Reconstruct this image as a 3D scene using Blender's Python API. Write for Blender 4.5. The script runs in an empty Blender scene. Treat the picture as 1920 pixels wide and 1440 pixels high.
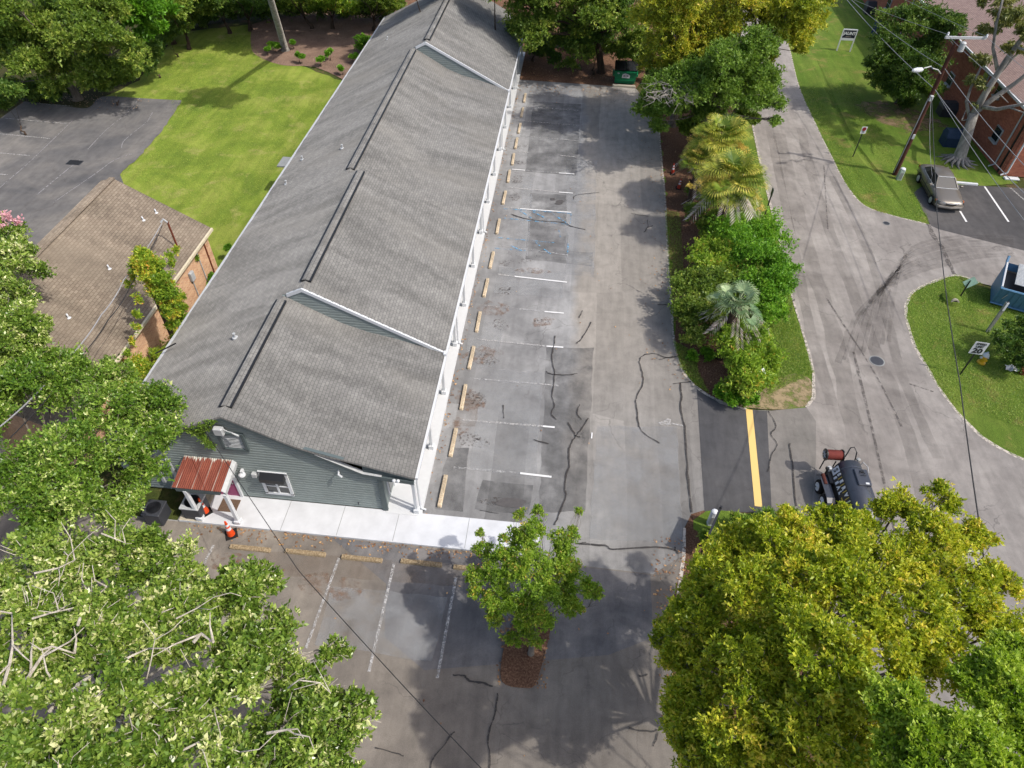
import bpy, math, random
import numpy as np
from mathutils import Vector, Matrix, Euler
R = math.radians
random.seed(7)
S = bpy.context.scene
COL = S.collection

# ------------------------------------------------------------------ camera
F = 1276.2
CAM = np.array([4.826, -14.972, 23.7])
RM = np.array([[0.99493141, 0.09856224, 0.01992409],
               [0.08488663, -0.71702646, -0.69185787],
               [-0.05390496, 0.69004242, -0.72175876]])   # rows: right, down, forward
cd = bpy.data.cameras.new('camera'); cam = bpy.data.objects.new('camera', cd); COL.objects.link(cam)
cd.sensor_width = 36; cd.lens = F / 1920 * 36; cd.clip_start = 0.1; cd.clip_end = 1000
m = Matrix.Identity(4)
for i in range(3):
    m[i][0] = RM[0][i]; m[i][1] = -RM[1][i]; m[i][2] = -RM[2][i]; m[i][3] = CAM[i]
cam.matrix_world = m
S.camera = cam

# ------------------------------------------------------------------ light
SUN_EL = R(52); SUN_DIR = Vector((1, -0.34, 0)).normalized()
w = bpy.data.worlds.new("World"); S.world = w; w.use_nodes = True
nt = w.node_tree; bg = nt.nodes['Background']
sky = nt.nodes.new('ShaderNodeTexSky'); sky.sky_type = 'NISHITA'; sky.sun_disc = False
sky.sun_elevation = SUN_EL; sky.sun_rotation = math.atan2(SUN_DIR.x, SUN_DIR.y)
nt.links.new(sky.outputs[0], bg.inputs[0]); bg.inputs[1].default_value = 0.15
sky.dust_density = 3.5; sky.ozone_density = .6
sd = bpy.data.lights.new('sun', 'SUN'); sd.energy = 2.7; sd.angle = R(0.7); sd.color = (1, 0.95, 0.87)
so = bpy.data.objects.new('sun', sd); COL.objects.link(so)
tosun = Vector((SUN_DIR.x * math.cos(SUN_EL), SUN_DIR.y * math.cos(SUN_EL), math.sin(SUN_EL)))
so.rotation_euler = tosun.to_track_quat('Z', 'Y').to_euler(); so.location = (20, -10, 40)
S.view_settings.view_transform = 'Standard'; S.view_settings.look = 'None'
S.view_settings.exposure = 0.52; S.view_settings.gamma = 1

# ------------------------------------------------------------------ helpers
def at(u, v, z=0.0):
    """ground position (at height z) of a spot surveyed in the photograph"""
    d = RM.T @ np.array([(u - 960) / F, (v - 720) / F, 1.0])
    t = (z - CAM[2]) / d[2]
    return (CAM[0] + d[0] * t, CAM[1] + d[1] * t)

def lin(c):
    return tuple((x / 255 / 12.92 if x <= 10 else ((x / 255 + 0.055) / 1.055) ** 2.4) for x in c)
K = 1.42
def P(r, g, b, k=K):
    c = lin((r, g, b)); return (c[0] / k, c[1] / k, c[2] / k, 1)

class NT:
    def __init__(s, name):
        s.m = bpy.data.materials.new(name); s.m.use_nodes = True
        s.t = s.m.node_tree; s.p = s.t.nodes['Principled BSDF']; s.out = s.t.nodes['Material Output']
        s.co = s.t.nodes.new('ShaderNodeTexCoord')
    def n(s, typ, **kw):
        a = s.t.nodes.new(typ)
        for k, v in kw.items(): setattr(a, k, v)
        return a
    def l(s, a, b): s.t.links.new(a, b)
    def vec(s, kind='Object', scale=(1, 1, 1), rot=(0, 0, 0), loc=(0, 0, 0)):
        mp = s.n('ShaderNodeMapping'); s.l(s.co.outputs[kind], mp.inputs[0])
        mp.inputs['Scale'].default_value = scale; mp.inputs['Rotation'].default_value = rot; mp.inputs['Location'].default_value = loc
        return mp.outputs[0]
    def noise(s, v, scale, detail=5, rough=.55, dist=0):
        a = s.n('ShaderNodeTexNoise'); s.l(v, a.inputs['Vector'])
        a.inputs['Scale'].default_value = scale; a.inputs['Detail'].default_value = detail
        a.inputs['Roughness'].default_value = rough; a.inputs['Distortion'].default_value = dist
        return a.outputs['Fac']
    def ramp(s, fac, stops, interp='LINEAR'):
        a = s.n('ShaderNodeValToRGB'); s.l(fac, a.inputs[0]); r = a.color_ramp; r.interpolation = interp
        while len(r.elements) < len(stops): r.elements.new(0.5)
        for e, (p, c) in zip(r.elements, stops):
            e.position = p; e.color = c if len(c) == 4 else (*c, 1)
        return a.outputs[0]
    def mix(s, f, a, b, mode='MIX'):
        x = s.n('ShaderNodeMix', data_type='RGBA', blend_type=mode)
        for sock, val in ((x.inputs[0], f), (x.inputs[6], a), (x.inputs[7], b)):
            if hasattr(val, 'links'): s.l(val, sock)
            else: sock.default_value = val
        return x.outputs[2]
    def math(s, op, a, b=0.0, clamp=False):
        x = s.n('ShaderNodeMath', operation=op, use_clamp=clamp)
        for sock, val in ((x.inputs[0], a), (x.inputs[1], b)):
            if hasattr(val, 'links'): s.l(val, sock)
            else: sock.default_value = val
        return x.outputs[0]
    def bump(s, h, strength=.3, dist=.02):
        b = s.n('ShaderNodeBump'); s.l(h, b.inputs['Height']); b.inputs['Strength'].default_value = strength
        b.inputs['Distance'].default_value = dist; s.l(b.outputs[0], s.p.inputs['Normal'])
    def done(s, col=None, rough=.85, spec=.3, metal=0):
        if col is not None:
            if hasattr(col, 'links'): s.l(col, s.p.inputs['Base Color'])
            else: s.p.inputs['Base Color'].default_value = col
        s.p.inputs['Roughness'].default_value = rough; s.p.inputs['Specular IOR Level'].default_value = spec
        s.p.inputs['Metallic'].default_value = metal
        if rough >= .85: s.p.inputs['Diffuse Roughness'].default_value = 1.0
        return s.m

def plain(name, c, rough=.6, spec=.4, metal=0, var=.12, scale=6, k=K):
    n = NT(name); col = P(*c, k=k)
    d = tuple(x * (1 - var) for x in col[:3]); h = tuple(min(1, x * (1 + var)) for x in col[:3])
    f = n.noise(n.vec(), scale, 6, .6)
    return n.done(n.ramp(f, [(.3, d), (.7, h)]), rough, spec, metal)

G3 = lambda v: (v, v, v, 1)
def asphalt(name, c1, c2, c3=None, speck=.22, big=.25, bands=None, tan=None):
    n = NT(name); v = n.vec()
    f = n.noise(v, big, 6, .6, .6)
    col = n.ramp(f, [(.36, P(*c1)), (.5, P(*(c3 or [(a + b) / 2 for a, b in zip(c1, c2)]))), (.64, P(*c2))])
    if tan:      # newer, paler strip further right
        sp = n.n('ShaderNodeSeparateXYZ'); n.l(v, sp.inputs[0])
        e = n.math('ADD', sp.outputs[0], n.math('MULTIPLY', n.noise(v, .35, 4), 1.6))
        f2 = n.n('ShaderNodeMapRange'); n.l(e, f2.inputs[0])
        f2.inputs[1].default_value = tan[1] + .55; f2.inputs[2].default_value = tan[1] + 1.1
        # fades out toward the front of the lot
        f3 = n.n('ShaderNodeMapRange'); n.l(sp.outputs[1], f3.inputs[0]); f3.inputs[1].default_value = 1; f3.inputs[2].default_value = 12
        f3.inputs[3].default_value = .35
        col = n.mix(n.math('MULTIPLY', f2.outputs[0], f3.outputs[0]), col, P(*tan[0]))
    if bands:    # sealcoat squeegee passes
        sp = n.n('ShaderNodeSeparateXYZ'); n.l(v, sp.inputs[0])
        q = n.math('FLOOR', n.math('DIVIDE', n.math('ADD', sp.outputs[0], n.math('MULTIPLY', n.noise(v, .12, 2), .5)), bands))
        wn = n.n('ShaderNodeTexWhiteNoise', noise_dimensions='2D')
        cb = n.n('ShaderNodeCombineXYZ'); n.l(q, cb.inputs[0])
        n.l(n.math('FLOOR', n.math('DIVIDE', n.math('ADD', sp.outputs[1], n.math('MULTIPLY', n.noise(v, .1, 2), 6)), 9.0)), cb.inputs[1])
        n.l(cb.outputs[0], wn.inputs['Vector'])
        col = n.mix(1.0, col, n.ramp(wn.outputs['Value'], [(0, G3(.78)), (1, G3(1.12))]), 'MULTIPLY')
    m2 = n.noise(v, 1.7, 8, .65, .4)
    col = n.mix(1.0, col, n.ramp(m2, [(.3, G3(.84)), (.5, G3(1)), (.72, G3(1.12))]), 'MULTIPLY')
    # long drag streaks
    st = n.noise(n.vec(scale=(2.2, .35, 1)), 1.4, 5, .6)
    col = n.mix(1.0, col, n.ramp(st, [(.32, G3(.88)), (.6, G3(1.05))]), 'MULTIPLY')
    fine = n.noise(v, 30, 4, .85)
    col = n.mix(1.0, col, n.ramp(fine, [(.25, G3(1 - speck)), (.5, G3(1)), (.75, G3(1 + speck))]), 'MULTIPLY')
    grain = n.n('ShaderNodeTexVoronoi'); n.l(v, grain.inputs['Vector']); grain.inputs['Scale'].default_value = 22
    col = n.mix(1.0, col, n.ramp(grain.outputs['Distance'], [(.0, G3(1.16)), (.1, G3(1)), (1, G3(.98))]), 'MULTIPLY')
    dn = n.n('ShaderNodeTexNoise'); n.l(v, dn.inputs['Vector']); dn.inputs['Scale'].default_value = 1.1; dn.inputs['Detail'].default_value = 6
    wv = n.n('ShaderNodeVectorMath', operation='MULTIPLY_ADD'); n.l(dn.outputs['Color'], wv.inputs[0]); wv.inputs[1].default_value = (1.3, 1.3, 0); n.l(v, wv.inputs[2])
    ce = n.n('ShaderNodeTexVoronoi', feature='DISTANCE_TO_EDGE'); n.l(wv.outputs[0], ce.inputs['Vector']); ce.inputs['Scale'].default_value = .42
    cm = n.math('MULTIPLY', n.ramp(ce.outputs['Distance'], [(0, G3(1)), (.009, G3(0))]), n.ramp(n.noise(v, .3, 3), [(.46, G3(0)), (.6, G3(.55))]))
    col = n.mix(cm, col, P(86, 82, 80))
    n.bump(fine, .35, .012)
    return n.done(col, .9, .25)

def grassmat(name, stops, dry=(150, 140, 80), drylo=.58, stripes=False):
    n = NT(name); v = n.vec()
    f = n.noise(v, .35, 6, .62, .5)
    col = n.ramp(f, stops)
    d = n.noise(n.vec(loc=(9, 4, 0)), .55, 7, .7, .3)
    col = n.mix(n.math('MULTIPLY', n.ramp(d, [(drylo, G3(0)), (drylo + .14, G3(1))]), .75), col, P(*dry))
    b = n.noise(n.vec(scale=(1, .45, 1)), 26, 5, .8)
    col = n.mix(1.0, col, n.ramp(b, [(.25, G3(.5)), (.5, G3(1)), (.75, G3(1.4))]), 'MULTIPLY')
    if stripes:
        st = n.noise(n.vec(scale=(.9, .12, 1), rot=(0, 0, R(-28))), 2.0, 3, .5)
        col = n.mix(1.0, col, n.ramp(st, [(.35, G3(.86)), (.65, G3(1.1))]), 'MULTIPLY')
    n.bump(b, .9, .05)
    return n.done(col, .9, .15)

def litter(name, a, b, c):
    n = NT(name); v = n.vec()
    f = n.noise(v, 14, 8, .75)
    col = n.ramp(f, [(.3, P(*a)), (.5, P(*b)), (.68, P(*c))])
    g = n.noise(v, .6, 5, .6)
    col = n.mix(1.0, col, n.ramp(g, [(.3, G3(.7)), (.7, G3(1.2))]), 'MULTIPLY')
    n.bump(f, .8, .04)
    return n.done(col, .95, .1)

def worn(name, c, lo=.42, hi=.55, scale=5, rough=.8):
    """paint or stain that has partly worn away"""
    n = NT(name); v = n.vec()
    f = n.noise(v, scale, 8, .75)
    n.done(P(*c), rough, .2)
    tr = n.n('ShaderNodeBsdfTransparent'); mx = n.n('ShaderNodeMixShader')
    n.l(n.ramp(f, [(lo, G3(0)), (hi, G3(1))]), mx.inputs[0]); n.l(tr.outputs[0], mx.inputs[1]); n.l(n.p.outputs[0], mx.inputs[2])
    n.l(mx.outputs[0], n.out.inputs[0])
    return n.m

def leafmat(name, stops, trans=.32, rough=.45):
    n = NT(name)
    a = n.n('ShaderNodeAttribute', attribute_name='tint')
    col = n.ramp(a.outputs['Fac'], [(p, P(*c, k=1.0)) for p, c in stops])
    n.done(col, rough, .35)
    t = n.n('ShaderNodeBsdfTranslucent'); n.l(n.mix(1, col, (1.0, 1.0, .5, 1), 'MULTIPLY'), t.inputs[0])
    mx = n.n('ShaderNodeMixShader'); mx.inputs[0].default_value = trans
    n.l(n.p.outputs[0], mx.inputs[1]); n.l(t.outputs[0], mx.inputs[2]); n.l(mx.outputs[0], n.out.inputs[0])
    return n.m

def bark(name, a, b, scale=7):
    n = NT(name); v = n.vec(scale=(1, 1, .3))
    f = n.noise(v, scale, 8, .7); n.bump(f, .7, .05)
    return n.done(n.ramp(f, [(.3, P(*a)), (.65, P(*b))]), .9, .15)

class MB:
    def __init__(s): s.v = []; s.f = []; s.mi = []; s.uv = None
    def add(s, vs, fs, mi=0):
        o = len(s.v); s.v += [tuple(x) for x in vs]
        s.f += [tuple(i + o for i in f) for f in fs]; s.mi += [mi] * len(fs); return s
    def box(s, c, d, rz=0, mi=0, rx=0, ry=0):
        e = Euler((rx, ry, rz)).to_matrix(); vs = []
        for i in (-1, 1):
            for j in (-1, 1):
                for k in (-1, 1):
                    vs.append(Vector(c) + e @ Vector((i * d[0] / 2, j * d[1] / 2, k * d[2] / 2)))
        return s.add(vs, [(0, 1, 3, 2), (4, 6, 7, 5), (0, 4, 5, 1), (2, 3, 7, 6), (0, 2, 6, 4), (1, 5, 7, 3)], mi)
    def bbox(s, c, d, b=.02, rz=0, mi=0):
        """box with chamfered vertical and top edges"""
        x, y, z = d[0] / 2, d[1] / 2, d[2] / 2
        rings = []
        for zz, q in ((-z, 0), (z - b, 0), (z, b)):
            rings.append([(-x + b + q, -y + q, zz), (x - b - q, -y + q, zz), (x - q, -y + b + q, zz), (x - q, y - b - q, zz), (x - b - q, y - q, zz), (-x + b + q, y - q, zz), (-x + q, y - b - q, zz), (-x + q, -y + b + q, zz)])
        e = Matrix.Rotation(rz, 3, 'Z'); vs = [Vector(c) + e @ Vector(p) for r in rings for p in r]
        fs = [tuple(range(7, -1, -1)), tuple(range(16, 24))]
        for k in range(2):
            for i in range(8): fs.append((k * 8 + i, k * 8 + (i + 1) % 8, k * 8 + 8 + (i + 1) % 8, k * 8 + 8 + i))
        return s.add(vs, fs, mi)
    def tube(s, pts, r, n=8, mi=0, cap=True):
        pts = [Vector(p) for p in pts]
        if not hasattr(r, '__len__'): r = [r] * len(pts)
        vs = []; fs = []
        up = None
        for i, p in enumerate(pts):
            t = (pts[min(i + 1, len(pts) - 1)] - pts[max(i - 1, 0)])
            t = t.normalized() if t.length > 1e-9 else Vector((0, 0, 1))
            if up is None: up = Vector((0, 0, 1)) if abs(t.z) < .9 else Vector((1, 0, 0))
            a = t.cross(up)
            if a.length < 1e-5: a = t.cross(Vector((0, 1, 0)))
            a.normalize(); b = a.cross(t).normalized(); up = b
            for k in range(n):
                q = 2 * math.pi * k / n
                vs.append(p + (a * math.cos(q) + b * math.sin(q)) * r[i])
        for i in range(len(pts) - 1):
            for k in range(n):
                fs.append((i * n + k, i * n + (k + 1) % n, (i + 1) * n + (k + 1) % n, (i + 1) * n + k))
        if cap:
            fs.append(tuple(range(n - 1, -1, -1))); fs.append(tuple(range((len(pts) - 1) * n, len(pts) * n)))
        return s.add(vs, fs, mi)
    def lathe(s, c, prof, n=16, mi=0, rot=None):
        vs = []; fs = []
        for (r, z) in prof:
            for k in range(n):
                q = 2 * math.pi * k / n; p = Vector((r * math.cos(q), r * math.sin(q), z))
                if rot is not None: p = rot @ p
                vs.append(Vector(c) + p)
        for i in range(len(prof) - 1):
            for k in range(n): fs.append((i * n + k, i * n + (k + 1) % n, (i + 1) * n + (k + 1) % n, (i + 1) * n + k))
        fs.append(tuple(range(n - 1, -1, -1))); fs.append(tuple(range((len(prof) - 1) * n, len(prof) * n)))
        return s.add(vs, fs, mi)
    def poly(s, pts, z, mi=0):
        return s.add([(p[0], p[1], z) for p in pts], [tuple(range(len(pts)))], mi)
    def slab(s, pts, z0, z1, mi=0):
        n = len(pts)
        vs = [(p[0], p[1], z0) for p in pts] + [(p[0], p[1], z1) for p in pts]
        return s.add(vs, [tuple(range(n - 1, -1, -1)), tuple(range(n, 2 * n))] + [(i, (i + 1) % n, n + (i + 1) % n, n + i) for i in range(n)], mi)
    def strip(s, pts, wd, z, mi=0, jit=0):
        """flat line of given width on the ground"""
        pts = [Vector((p[0], p[1], 0)) for p in pts]; vs = []
        for i, p in enumerate(pts):
            t = (pts[min(i + 1, len(pts) - 1)] - pts[max(i - 1, 0)]).normalized(); a = Vector((-t.y, t.x, 0))
            wl = wd * (1 + random.uniform(-jit, jit)) / 2; wr = wd * (1 + random.uniform(-jit, jit)) / 2
            vs += [p + a * wl + Vector((0, 0, z)), p - a * wr + Vector((0, 0, z))]
        return s.add(vs, [(2 * i, 2 * i + 1, 2 * i + 3, 2 * i + 2) for i in range(len(pts) - 1)], mi)
    def build(s, name, mats, parent=None, smooth=False, loc=None):
        me = bpy.data.meshes.new(name)
        off = Vector(loc) if loc else Vector((0, 0, 0))
        me.from_pydata([tuple(Vector(x) - off) for x in s.v], [], s.f)
        for mt in (mats if isinstance(mats, (list, tuple)) else [mats]): me.materials.append(mt)
        me.polygons.foreach_set('material_index', s.mi)
        if smooth: me.polygons.foreach_set('use_smooth', [True] * len(s.f))
        me.update()
        o = bpy.data.objects.new(name, me); COL.objects.link(o); o.location = off
        if parent is not None:
            o.parent = parent; o.matrix_parent_inverse = Matrix.Translation(Vector(parent['_w'])).inverted()
        o['_w'] = tuple(off)
        return o

def tag(o, label=None, cat=None, group=None, kind=None):
    if label: o['label'] = label
    if cat: o['category'] = cat
    if group: o['group'] = group
    if kind: o['kind'] = kind
    return o
def empty(name, loc, label, cat, group=None):
    o = bpy.data.objects.new(name, None); COL.objects.link(o); o.location = Vector(loc); o['_w'] = tuple(loc)
    o.empty_display_size = .3
    return tag(o, label, cat, group)
def struct(o): o['kind'] = 'structure'; return o

def text(name, body, size, mat_, parent, origin, xdir, ydir, extrude=.004, align='CENTER', bold=0.0, shear=0, sx=1.0):
    cu = bpy.data.curves.new(name, 'FONT'); cu.body = body; cu.size = size; cu.align_x = align; cu.align_y = 'CENTER'
    cu.extrude = extrude; cu.offset = bold; cu.shear = shear; cu.resolution_u = 3
    tmp = bpy.data.objects.new(name, cu); COL.objects.link(tmp)
    dg = bpy.context.evaluated_depsgraph_get(); me = bpy.data.meshes.new_from_object(tmp.evaluated_get(dg))
    bpy.data.objects.remove(tmp)
    x = Vector(xdir).normalized(); y = Vector(ydir).normalized(); zz = x.cross(y)
    M = Matrix(((x.x * sx, y.x, zz.x, origin[0]), (x.y * sx, y.y, zz.y, origin[1]), (x.z * sx, y.z, zz.z, origin[2]), (0, 0, 0, 1)))
    me.transform(M); me.materials.clear(); me.materials.append(mat_)
    o = bpy.data.objects.new(name, me); COL.objects.link(o)
    root = parent; 
    o.parent = parent; o.matrix_parent_inverse = Matrix.Translation(Vector(parent['_w'])).inverted()
    return o

# ------------------------------------------------------------------ materials
M = {}
M['lot'] = asphalt('worn_asphalt', (134, 134, 135), (172, 172, 172), bands=1.45, tan=((168, 162, 154), 5.9))
M['lot_front'] = asphalt('brown_asphalt', (126, 119, 112), (152, 144, 134), big=.4)
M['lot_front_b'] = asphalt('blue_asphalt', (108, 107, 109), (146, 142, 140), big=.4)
M['street'] = asphalt('street_asphalt', (158, 151, 145), (186, 179, 172), speck=.16)
M['drive'] = asphalt('dark_asphalt', (88, 88, 91), (104, 103, 104), speck=.16)
M['drive2'] = asphalt('apron_asphalt', (140, 136, 130), (158, 152, 146), speck=.16)
M['leftlot'] = asphalt('left_lot_asphalt', (90, 90, 92), (122, 119, 116), speck=.18)
M['rightlot'] = asphalt('right_lot_asphalt', (92, 90, 90), (112, 108, 106), speck=.12)
M['lawn'] = grassmat('lawn_grass', [(.32, P(102, 124, 46)), (.5, P(124, 143, 54)), (.68, P(148, 158, 74))], dry=(166, 160, 100), drylo=.55, stripes=True)
M['verge'] = grassmat('verge_grass', [(.3, P(96, 125, 40)), (.5, P(112, 138, 50)), (.7, P(134, 150, 64))], dry=(168, 146, 92), drylo=.55, stripes=True)
M['ground'] = grassmat('rough_grass', [(.3, P(52, 62, 30)), (.5, P(74, 84, 40)), (.7, P(96, 98, 54))], dry=(120, 95, 72), drylo=.5)
M['mulch'] = litter('brown_mulch', (70, 48, 38), (118, 88, 70), (165, 135, 110))
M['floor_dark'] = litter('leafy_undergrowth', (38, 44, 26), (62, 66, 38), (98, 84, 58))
M['mulch_bed'] = litter('pine_straw', (92, 74, 64), (136, 112, 98), (172, 150, 132))
M['sand'] = litter('sandy_soil', (140, 122, 92), (170, 152, 118), (198, 182, 150))
M['concrete'] = plain('white_concrete', (222, 224, 228), .8, .2, var=.09, scale=1.6)
M['porchfloor'] = plain('grey_painted_floor', (222, 224, 226), .7, .3, var=.03)
M['oldconcrete'] = plain('old_concrete', (190, 182, 165), .85, .2, var=.12)
M['stop'] = litter('weathered_timber_stop', (170, 150, 122), (205, 188, 162), (232, 220, 198))
M['stopd'] = litter('weathered_timber_stop_brown', (112, 92, 68), (168, 148, 118), (206, 190, 160))
M['white'] = plain('white_paint', (226, 229, 233), .5, .4, var=.02)
M['line'] = worn('worn_white_line', (206, 204, 202), .4, .64, 12)
M['line_faint'] = worn('faint_white_line', (205, 205, 205), .46, .66, 7)
M['line_new'] = worn('white_line_paint', (236, 236, 236), .26, .42, 12)
M['chalk'] = worn('blue_chalk', (105, 185, 235), .46, .6, 4)
M['yellow'] = worn('yellow_line', (238, 205, 130), .22, .32, 12)
M['seal'] = worn('crack_sealer', (70, 66, 64), .34, .5, 16, .6)
M['seal2'] = worn('thin_crack', (92, 86, 82), .42, .54, 8, .8)
M['oil'] = plain('oil_patch', (92, 88, 86), .5, .5, var=.15)
M['stain'] = worn('dark_spatter', (84, 68, 58), .52, .66, 8)
M['rust'] = worn('rusty_leaf_stain', (150, 118, 96), .47, .78, 3)
M['siding'] = plain('grey_green_siding', (148, 158, 156), .6, .35, var=.1, scale=1.3)
M['sidingdark'] = plain('slate_trim', (92, 104, 106), .6, .35, var=.03)
M['black'] = plain('black_metal', (34, 35, 38), .45, .5)
M['darkgrey'] = plain('dark_grey_metal', (66, 68, 74), .5, .5)
M['tank'] = plain('black_tank_paint', (62, 66, 76), .38, .6, var=.08)
M['grey'] = plain('grey_metal', (150, 152, 150), .5, .5)
M['lgrey'] = plain('light_grey_metal', (195, 198, 200), .5, .4)
M['glass'] = NT('dark_glass').done(P(40, 48, 52), .08, .8)
M['darkglass'] = NT('tinted_glass').done(P(22, 26, 26), .3, .3)
M['pole'] = bark('brown_pole_wood', (70, 42, 36), (112, 74, 62))
M['wire'] = plain('black_wire', (52, 50, 50), .5, .4)
M['wire_l'] = plain('grey_wire', (168, 168, 170), .5, .4)
M['orange'] = plain('orange_cone_plastic', (235, 82, 30), .5, .4, var=.05)
M['redcone'] = plain('faded_red_cone', (190, 62, 40), .6, .3, var=.1)
M['rubber'] = plain('black_rubber', (40, 38, 38), .8, .2)
M['navy'] = plain('navy_panel', (28, 34, 52), .4, .4, var=.03)
M['green'] = plain('green_steel', (14, 128, 82), .5, .4, var=.12)
M['blue'] = plain('blue_steel', (92, 136, 172), .55, .35, var=.12)
M['bluecover'] = plain('navy_blue_cover', (50, 72, 98), .7, .2, var=.12)
M['paleg'] = plain('pale_green_cabinet', (190, 205, 192), .5, .4, var=.05)
M['yel'] = plain('hydrant_yellow', (240, 186, 40), .45, .5, var=.05)
M['pink'] = plain('pink_door_paint', (178, 88, 130), .5, .3, var=.05)
M['redhose'] = plain('red_hose', (132, 62, 54), .6, .3, var=.1)
M['carpaint'] = NT('pewter_car_paint').done(P(128, 122, 114), .28, .7, .35)
M['chrome'] = plain('bright_metal', (225, 225, 225), .25, .6, .5)
M['mat'] = plain('brown_doormat', (112, 92, 78), .95, .1, var=.2, scale=20)
M['lampglass'] = NT('headlight_glass').done(P(230, 235, 238), .1, .8)
M['amber'] = NT('amber_lens').done(P(225, 120, 50), .2, .6)
M['bark_l'] = bark('pale_bark', (150, 142, 128), (218, 211, 198))
M['bark_g'] = bark('grey_bark', (92, 84, 76), (150, 140, 128))
M['bark_s'] = bark('sycamore_bark', (112, 106, 100), (196, 190, 180), 4)
M['bark_d'] = bark('dark_bark', (62, 50, 42), (104, 88, 74))

def roofmat(name, a, b, c, cell=(.24, .135), wear_sag_shade=True, mort=(70, 70, 70)):
    n = NT(name)
    v = n.vec('UV')
    br = n.n('ShaderNodeTexBrick'); n.l(v, br.inputs['Vector'])
    br.inputs['Scale'].default_value = 1; br.inputs['Brick Width'].default_value = cell[0]; br.inputs['Row Height'].default_value = cell[1]
    br.inputs['Mortar Size'].default_value = .011; br.inputs['Mortar Smooth'].default_value = .6; br.inputs['Bias'].default_value = 0
    br.inputs['Color1'].default_value = P(*a); br.inputs['Color2'].default_value = P(*b); br.inputs['Mortar'].default_value = P(*mort)
    col = br.outputs['Color']
    f = n.noise(v, 2.2, 7, .7); col = n.mix(1.0, col, n.ramp(f, [(.3, G3(.86)), (.7, G3(1.12))]), 'MULTIPLY')
    if wear_sag_shade:
        wv = n.noise(n.vec('UV', scale=(.9, .22, 1), rot=(0, 0, R(12))), 1.0, 4, .55, .6)  # wavy bands: light and shade of a sagging deck, put into the shingle colour
        col = n.mix(1.0, col, n.ramp(wv, [(.36, G3(.8)), (.5, G3(.97)), (.64, G3(1.16))]), 'MULTIPLY')
        wv = n.noise(n.vec('UV', scale=(.25, .12, 1)), 1.0, 3, .5)
        col = n.mix(n.ramp(wv, [(.5, G3(0)), (.7, G3(.5))]), col, P(*c))
    g = n.noise(v, 60, 3, .8); col = n.mix(1.0, col, n.ramp(g, [(.3, G3(.85)), (.7, G3(1.15))]), 'MULTIPLY')
    n.bump(n.math('MULTIPLY', br.outputs['Fac'], -1), .35, .008)
    return n.done(col, .9, .2)
M['roof'] = roofmat('grey_shingles', (146, 145, 142), (131, 130, 128), (142, 139, 133), mort=(98, 98, 97))
M['roof_brown'] = roofmat('brown_shingles', (156, 144, 128), (136, 124, 110), (156, 144, 128), mort=(98, 82, 72))
M['roof_pink'] = roofmat('pinkish_shingles', (184, 158, 148), (170, 144, 135), (184, 158, 148), mort=(120, 100, 94), wear_sag_shade=False)
def brickmat(name, a, b, mortar, sc=1.0):
    n = NT(name); v = n.vec('UV')
    br = n.n('ShaderNodeTexBrick'); n.l(v, br.inputs['Vector'])
    br.inputs['Scale'].default_value = 1; br.inputs['Brick Width'].default_value = .22 * sc; br.inputs['Row Height'].default_value = .075 * sc
    br.inputs['Mortar Size'].default_value = .006; br.inputs['Color1'].default_value = P(*a); br.inputs['Color2'].default_value = P(*b)
    br.inputs['Mortar'].default_value = P(*mortar)
    f = n.noise(v, 1.4, 6, .7)
    col = n.mix(1.0, br.outputs['Color'], n.ramp(f, [(.3, G3(.85)), (.7, G3(1.15))]), 'MULTIPLY')
    return n.done(col, .9, .15)
M['brick_tan'] = brickmat('tan_brick', (205, 165, 128), (176, 130, 100), (205, 190, 168))
M['brick_red'] = brickmat('red_brick', (200, 124, 96), (170, 98, 78), (160, 125, 108))

def uvmesh(o, fn):
    """write a UV layer from world position: fn(x, y, z) -> (u, v) in metres"""
    me = o.data; off = Vector(o['_w']); uv = me.uv_layers.new(name='UVMap')
    for lp in me.loops:
        p = me.vertices[lp.vertex_index].co + off
        uv.data[lp.index].uv = fn(p.x, p.y, p.z)

# ------------------------------------------------------------------ ground, roads
def px(*pts): return [at(u, v) for u, v in pts]
def sheet(name, pts, z, mat_):
    return struct(MB().poly(pts, z).build(name, mat_))
def smooth(pts, n=4):
    """Catmull-Rom through 2D points"""
    out = []
    for i in range(len(pts) - 1):
        p0 = pts[max(i - 1, 0)]; p1 = pts[i]; p2 = pts[i + 1]; p3 = pts[min(i + 2, len(pts) - 1)]
        for k in range(n):
            t = k / n
            out.append(tuple(.5 * (2 * p1[j] + (p2[j] - p0[j]) * t + (2 * p0[j] - 5 * p1[j] + 4 * p2[j] - p3[j]) * t * t + (3 * p1[j] - p0[j] - 3 * p2[j] + p3[j]) * t ** 3) for j in range(len(p1))))
    out.append(tuple(pts[-1])); return out
def ragged(pts, amp=.06, step=.5):
    out = []
    for i in range(len(pts) - 1):
        a = Vector(pts[i]); b = Vector(pts[i + 1]); n = max(1, int((b - a).length / step))
        t = (b - a).normalized(); q = Vector((-t.y, t.x))
        for k in range(n):
            p = a.lerp(b, k / n)
            if k: p = p + q * random.uniform(-amp, amp)
            out.append((p.x, p.y))
    out.append(tuple(pts[-1])); return out

struct(MB().poly([(-400, -150), (450, -150), (450, 500), (-400, 500)], -.06).build('ground', M['ground']))
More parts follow.
